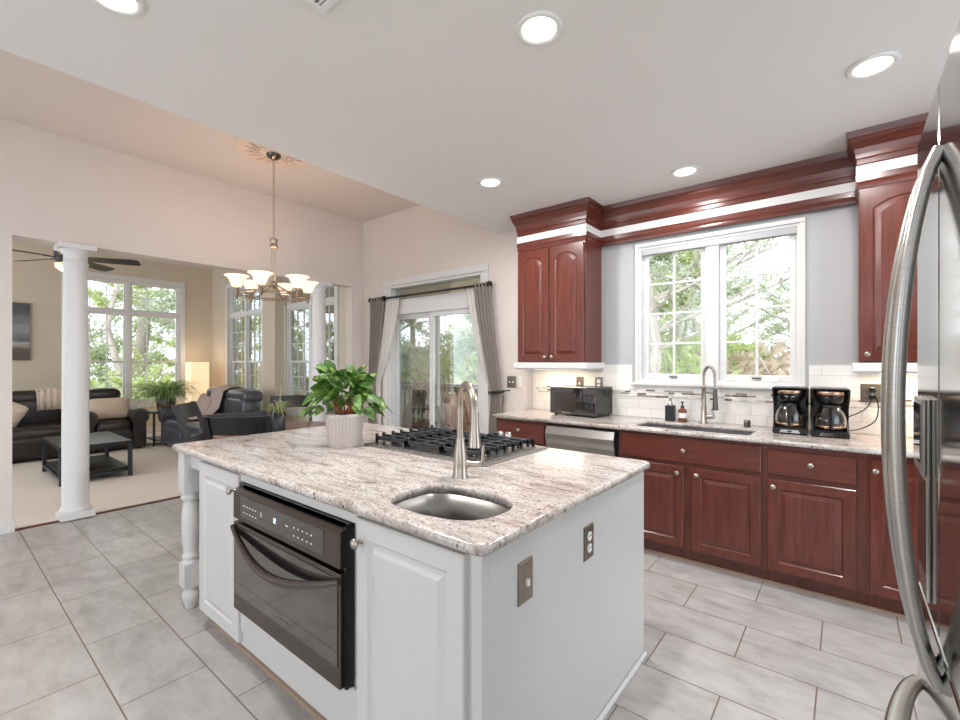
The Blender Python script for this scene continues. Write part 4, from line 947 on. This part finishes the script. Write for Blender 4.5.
# ------------------------------------------------------------------ outdoors
struct(MB().box(-60, 50, 4.2, 90, -3.3, -3.2).box(-90, -10.9, -50, 4.2, -3.3, -3.2), 'ground', noisy('leaf littered ground', (150, 138, 112), (172, 168, 130), 1.2, .95))
mb = MB()
for i in range(11): mb.box(-9.6, -2.2, 4.10+i*.15, 4.245+i*.15, -.09, -.05)
o = mb.build('deck', 'deckwood'); tag(o, 'weathered board deck outside the sliding door', 'deck')
t = thing('deck_railing', 'brown wooden railing with square balusters along the deck edge', 'railing', (-5.9, 5.70, -.05))
MB().box(-3.7, 3.7, -.07, .07, 1.03, 1.07).build('top_rail', 'deckwood', t); MB().box(-3.7, 3.7, -.02, .02, .93, 1.01).build('upper_rail', 'deckwood', t); MB().box(-3.7, 3.7, -.02, .02, .10, .18).build('bottom_rail', 'deckwood', t)
for i in range(5): MB().box(-3.65+i*1.8, -3.56+i*1.8, -.045, .045, 0, 1.03).build('post', 'deckwood', t)
me = MB().box(-.018, .018, -.018, .018, .12, 1.0).build('baluster', 'deckwood', t); me.location = (-3.5, -.036, 0)
for i in range(1, 60): c = me.copy(); C.objects.link(c); c.location = (-3.5+i*.12, -.036, 0)
# eave over door
struct(MB().box(-8.8, -2.5, 4.05, 5.6, 2.45, 2.55), 'trim_5', 'beige')
# deck furniture
t = thing('deck_table', 'low red brown wooden table on the deck', 'table', (-5.15, 5.02, -.05), R(15))
MB().box(-.3, .3, -.22, .22, .41, .45).build('table_top', 'deckred', t)
for sx in (-1, 1):
    for sy in (-1, 1): MB().box(sx*.27-.03, sx*.27+.03, sy*.19-.03, sy*.19+.03, 0, .41).build('leg', 'deckred', t)
def adirondack(label, loc, rz, m):
    t = thing('deck_chair', label, 'chair', loc, rz); mb = MB()
    for i in range(6): mb.box(-.28, .28, -.3+i*.09, -.22+i*.09, .36-i*.02, .38-i*.02)
    mb.build('seat', m, t); mb = MB()
    for i in range(5):
        x = -.22+i*.11; h = 1.0-abs(i-2)*.05; mb.add([(x-.045, .22, .3), (x+.045, .22, .3), (x+.05, .48, h), (x-.05, .48, h), (x-.045, .24, .3), (x+.045, .24, .3), (x+.05, .5, h), (x-.05, .5, h)], [(0, 1, 2, 3), (7, 6, 5, 4), (0, 4, 5, 1), (1, 5, 6, 2), (2, 6, 7, 3), (3, 7, 4, 0)])
    mb.build('backrest', m, t)
    for s in (-1, 1):
        MB().box(s*.33-.06, s*.33+.06, -.36, .34, .56, .585).build('arm', m, t); MB().box(s*.31-.02, s*.31+.02, -.32, -.24, 0, .56).build('leg', m, t); MB().box(s*.31-.02, s*.31+.02, .24, .3, 0, .56).build('leg', m, t)
adirondack('weathered slatted deck chair at the left of the sliding door glass', (-6.15, 5.1, -.05), R(-60), 'deckwood')
adirondack('red brown slatted deck chair behind the tied back curtain side', (-4.25, 5.0, -.05), R(60), 'deckred')
# trees
def tree_mesh(seed, H, leafm, nleaf, crown0, spread, lsz):
    rnd = random.Random(seed); tr = MB(); r0 = H*.016; tips = []
    pts = [Vector((0, 0, 0))]
    for i in range(1, 9): pts.append(Vector((rnd.uniform(-.1, .1)*i*.35, rnd.uniform(-.1, .1)*i*.35, H*i/8)))
    tr.tube([tuple(p) for p in pts], [r0*(1.25-1.15*i/8) for i in range(9)], 10)
    for k in range(26):
        u = rnd.uniform(crown0, .97); j = min(int(u*8), 7); p = pts[j].lerp(pts[j+1], u*8-j); a = rnd.uniform(0, 2*pi); L = spread*(1.15-u)*rnd.uniform(.7, 1.25)
        q = [p]
        for s in range(1, 5): q.append(p + Vector((cos(a+rnd.uniform(-.25, .25))*L*s/4, sin(a+rnd.uniform(-.25, .25))*L*s/4, L*.45*(s/4)**1.1)))
        tr.tube([tuple(x) for x in q], [r0*.2*(1-.2*s) for s in range(5)], 6); tips.append((q, L))
        for w in range(3):
            s = rnd.randint(1, 3); b = a+rnd.uniform(-1.2, 1.2); l2 = L*rnd.uniform(.25, .5); e = q[s]+Vector((cos(b)*l2, sin(b)*l2, l2*rnd.uniform(.1, .9))); tr.tube([tuple(q[s]), tuple((q[s]+e)/2+Vector((0, 0, .05))), tuple(e)], [r0*.08, r0*.06, r0*.03], 5); tips.append(([q[s], e], l2))
    lf = MB()
    for k in range(nleaf):
        q, L = rnd.choice(tips); u = rnd.uniform(.25, 1)*(len(q)-1); j = min(int(u), len(q)-2); p = q[j].lerp(q[j+1], u-j)+Vector((rnd.gauss(0, .14), rnd.gauss(0, .14), rnd.gauss(0, .12)))*L*.55
        n = Vector((rnd.gauss(0, 1), rnd.gauss(0, 1), rnd.gauss(.5, 1))).normalized(); a = n.orthogonal().normalized(); b = n.cross(a); s = lsz*rnd.uniform(.6, 1.3)
        lf.add([tuple(p-a*s), tuple(p-b*s*.5), tuple(p+a*s), tuple(p+b*s*.5)], [(0, 1, 2, 3)])
    t = thing('tree', '', 'tree'); tr.build('trunk', 'bark', t); lf.build('foliage', leafm, t); return t
def bush_mesh(seed, leafm, n, r, h, lsz):
    rnd = random.Random(seed); t = thing('bush', '', 'bush'); lf = MB(); st = MB()
    for k in range(14): a = rnd.uniform(0, 2*pi); st.tube([(0, 0, 0), (cos(a)*r*.3, sin(a)*r*.3, h*.5), (cos(a)*r*.7, sin(a)*r*.7, h*rnd.uniform(.7, 1))], [.03, .02, .006], 5)
    for k in range(n):
        a = rnd.uniform(0, 2*pi); q = rnd.random()**.5; e = rnd.uniform(.1, 1); rr = r*q*math.sqrt(max(0, 1-(e-.25)**2*1.2)); p = Vector((cos(a)*rr, sin(a)*rr, h*e*(1-.15*q)))
        nn = Vector((rnd.gauss(0, 1), rnd.gauss(0, 1), rnd.gauss(.5, 1))).normalized(); a1 = nn.orthogonal().normalized(); b = nn.cross(a1); s = lsz*rnd.uniform(.6, 1.3)
        lf.add([tuple(p-a1*s), tuple(p-b*s*.5), tuple(p+a1*s), tuple(p+b*s*.5)], [(0, 1, 2, 3)])
    st.build('stems', 'bark', t); lf.build('foliage', leafm, t); return t
protos = [tree_mesh(1, 11, 'leaf_a', 15000, .22, 3.0, .07), tree_mesh(2, 13, 'leaf_b', 17000, .12, 3.2, .07), tree_mesh(3, 14, 'leaf_b', 5000, .3, 3.4, .05)]
bp = [bush_mesh(4, 'leaf_a', 3600, 1.6, 3.0, .075), bush_mesh(5, 'leaf_b', 3600, 1.8, 3.4, .075), bush_mesh(6, 'leaf_c', 3000, 1.8, 2.4, .07)]
rnd = random.Random(21); used = {}
def put(lst, i, x, y, s, label, group):
    p = lst[i]; key = p.name
    if key in used: t = copy_tree(p)
    else: t = p; used[key] = 1
    t.location = (x, y, -3.2); t.rotation_euler = (0, 0, rnd.uniform(0, 6.28)); t.scale = (s, s, s); t['label'] = label; t['group'] = group; return t
TR = 'trees beyond the deck and windows'; BU = 'bushes beyond the deck and windows'
# seen through the sliding door
SDt = [(1, -8.2, 11.5, 1.0), (1, -11.5, 14.5, 1.1), (0, -6.4, 14.0, .95), (1, -9.5, 19.0, 1.2), (0, -13.5, 19.5, 1.2), (1, -6.0, 21, 1.25), (2, -4.6, 17, 1.1), (1, -9.6, 9.6, .8), (1, -7.2, 10.2, .85), (0, -12.0, 11.0, .9), (1, -5.4, 12.0, .9), (1, -10.6, 16.8, 1.2), (0, -8.0, 17.2, 1.2), (1, -13.5, 23, 1.5), (1, -8.5, 25, 1.6), (1, -5.2, 27, 1.6)]
for k, (i, x, y, s) in enumerate(SDt): put(protos, i, x, y, s, 'leafy tree in the woods seen through the sliding glass door', 'woods seen through the sliding glass door')
KWt = [(2, -3.35, 10.0, .95), (2, -2.9, 13.5, 1.1), (0, -3.9, 15.5, .8), (2, -.2, 15.5, .9), (0, -5.0, 21, 1.0), (2, -1.2, 24, 1.1)]
for k, (i, x, y, s) in enumerate(KWt): put(protos, i, x, y, s, 'tall tree outside seen through the kitchen window', 'trees seen through the kitchen window')
LFt = [(0, -15.0, 3.2, .8), (1, -16.5, 6.0, 1.0), (0, -18.5, 1.6, 1.0), (1, -20, 5.0, 1.2), (0, -22, 8.0, 1.2), (1, -24, 3, 1.3), (2, -14.5, 5.2, .9), (1, -14.0, 9.5, 1.0), (0, -17.0, 10.5, 1.1), (1, -20.5, 13.5, 1.3), (0, -13.0, 7.4, .8), (2, -11.5, 9.0, .9)]
for k, (i, x, y, s) in enumerate(LFt): put(protos, i, x, y, s, 'leafy tree outside the tall living room windows', 'trees outside the living room windows')
for k in range(34):
    if k < 12: x = -4.0-k*1.1+rnd.uniform(-.5, .5); y = 9.5+rnd.uniform(0, 5); lab, g = 'green bush in the undergrowth beyond the deck railing', 'undergrowth beyond the deck railing'
    elif k < 20: x = -14-rnd.uniform(0, 6); y = -1+(k-12)*1.6; lab, g = 'green bush outside the far living room window', 'undergrowth outside the living room'
    elif k < 28: x = -5.4+(k-20)*.45; y = 11.5+rnd.uniform(0, 5); lab, g = 'green bush low outside the kitchen window', 'green brush outside the kitchen window'
    else: x = -2.9+(k-28)*.62; y = 13+rnd.uniform(0, 1.5); lab, g = 'tan leafed brush low outside the right kitchen window sash', 'tan brush outside the kitchen window'
    ii = rnd.choice((0, 1)) if k < 20 else (0 if k < 28 else 2)
    put(bp, ii, x, y, rnd.uniform(1.6, 1.9) if k < 12 else rnd.uniform(1.1, 1.4) if k < 20 else (rnd.uniform(1.65, 1.95) if k < 28 else rnd.uniform(1.95, 2.25)), lab, g)
# broad pale trunk close to the deck
mb = MB().lathe([(.34, 0), (.27, .6), (.25, 3.5), (.23, 7), (.19, 11)], 20); o = mb.build('tree', 'bark'); o.location = (-4.75, 7.6, -3.2); tag(o, 'broad pale tree trunk just beyond the deck railing', 'tree')
# daylight portals
portal((-.82, 4.06, 1.8), 1.1, 1.1, (R(-90), 0, 0)); portal((-3.93, 4.07, 1.15), 1.6, 2.3, (R(-90), 0, 0))
portal((-9.02, 4.06, 1.74), 1.45, 2.28, (R(-90), 0, 0)); portal((-6.7, 4.06, 1.74), 1.45, 2.28, (R(-90), 0, 0))
portal((-10.72, 2.45, 1.76), 2.3, 1.7, (0, R(-90), 0))
portal((3.2, -1.4, 1.38), 2.75, 3.6, (0, R(90), 0))
portal((1.37, 2.3, 1.3), 2.6, 1.7, (0, R(90), 0))
portal((-8.0, -3.37, 1.6), 4.6, 3.2, (R(90), 0, 0)); portal((-3.4, -3.37, 1.35), 2.4, 2.7, (R(90), 0, 0)); portal((.45, -3.37, 1.75), 1.3, 1.7, (R(90), 0, 0))
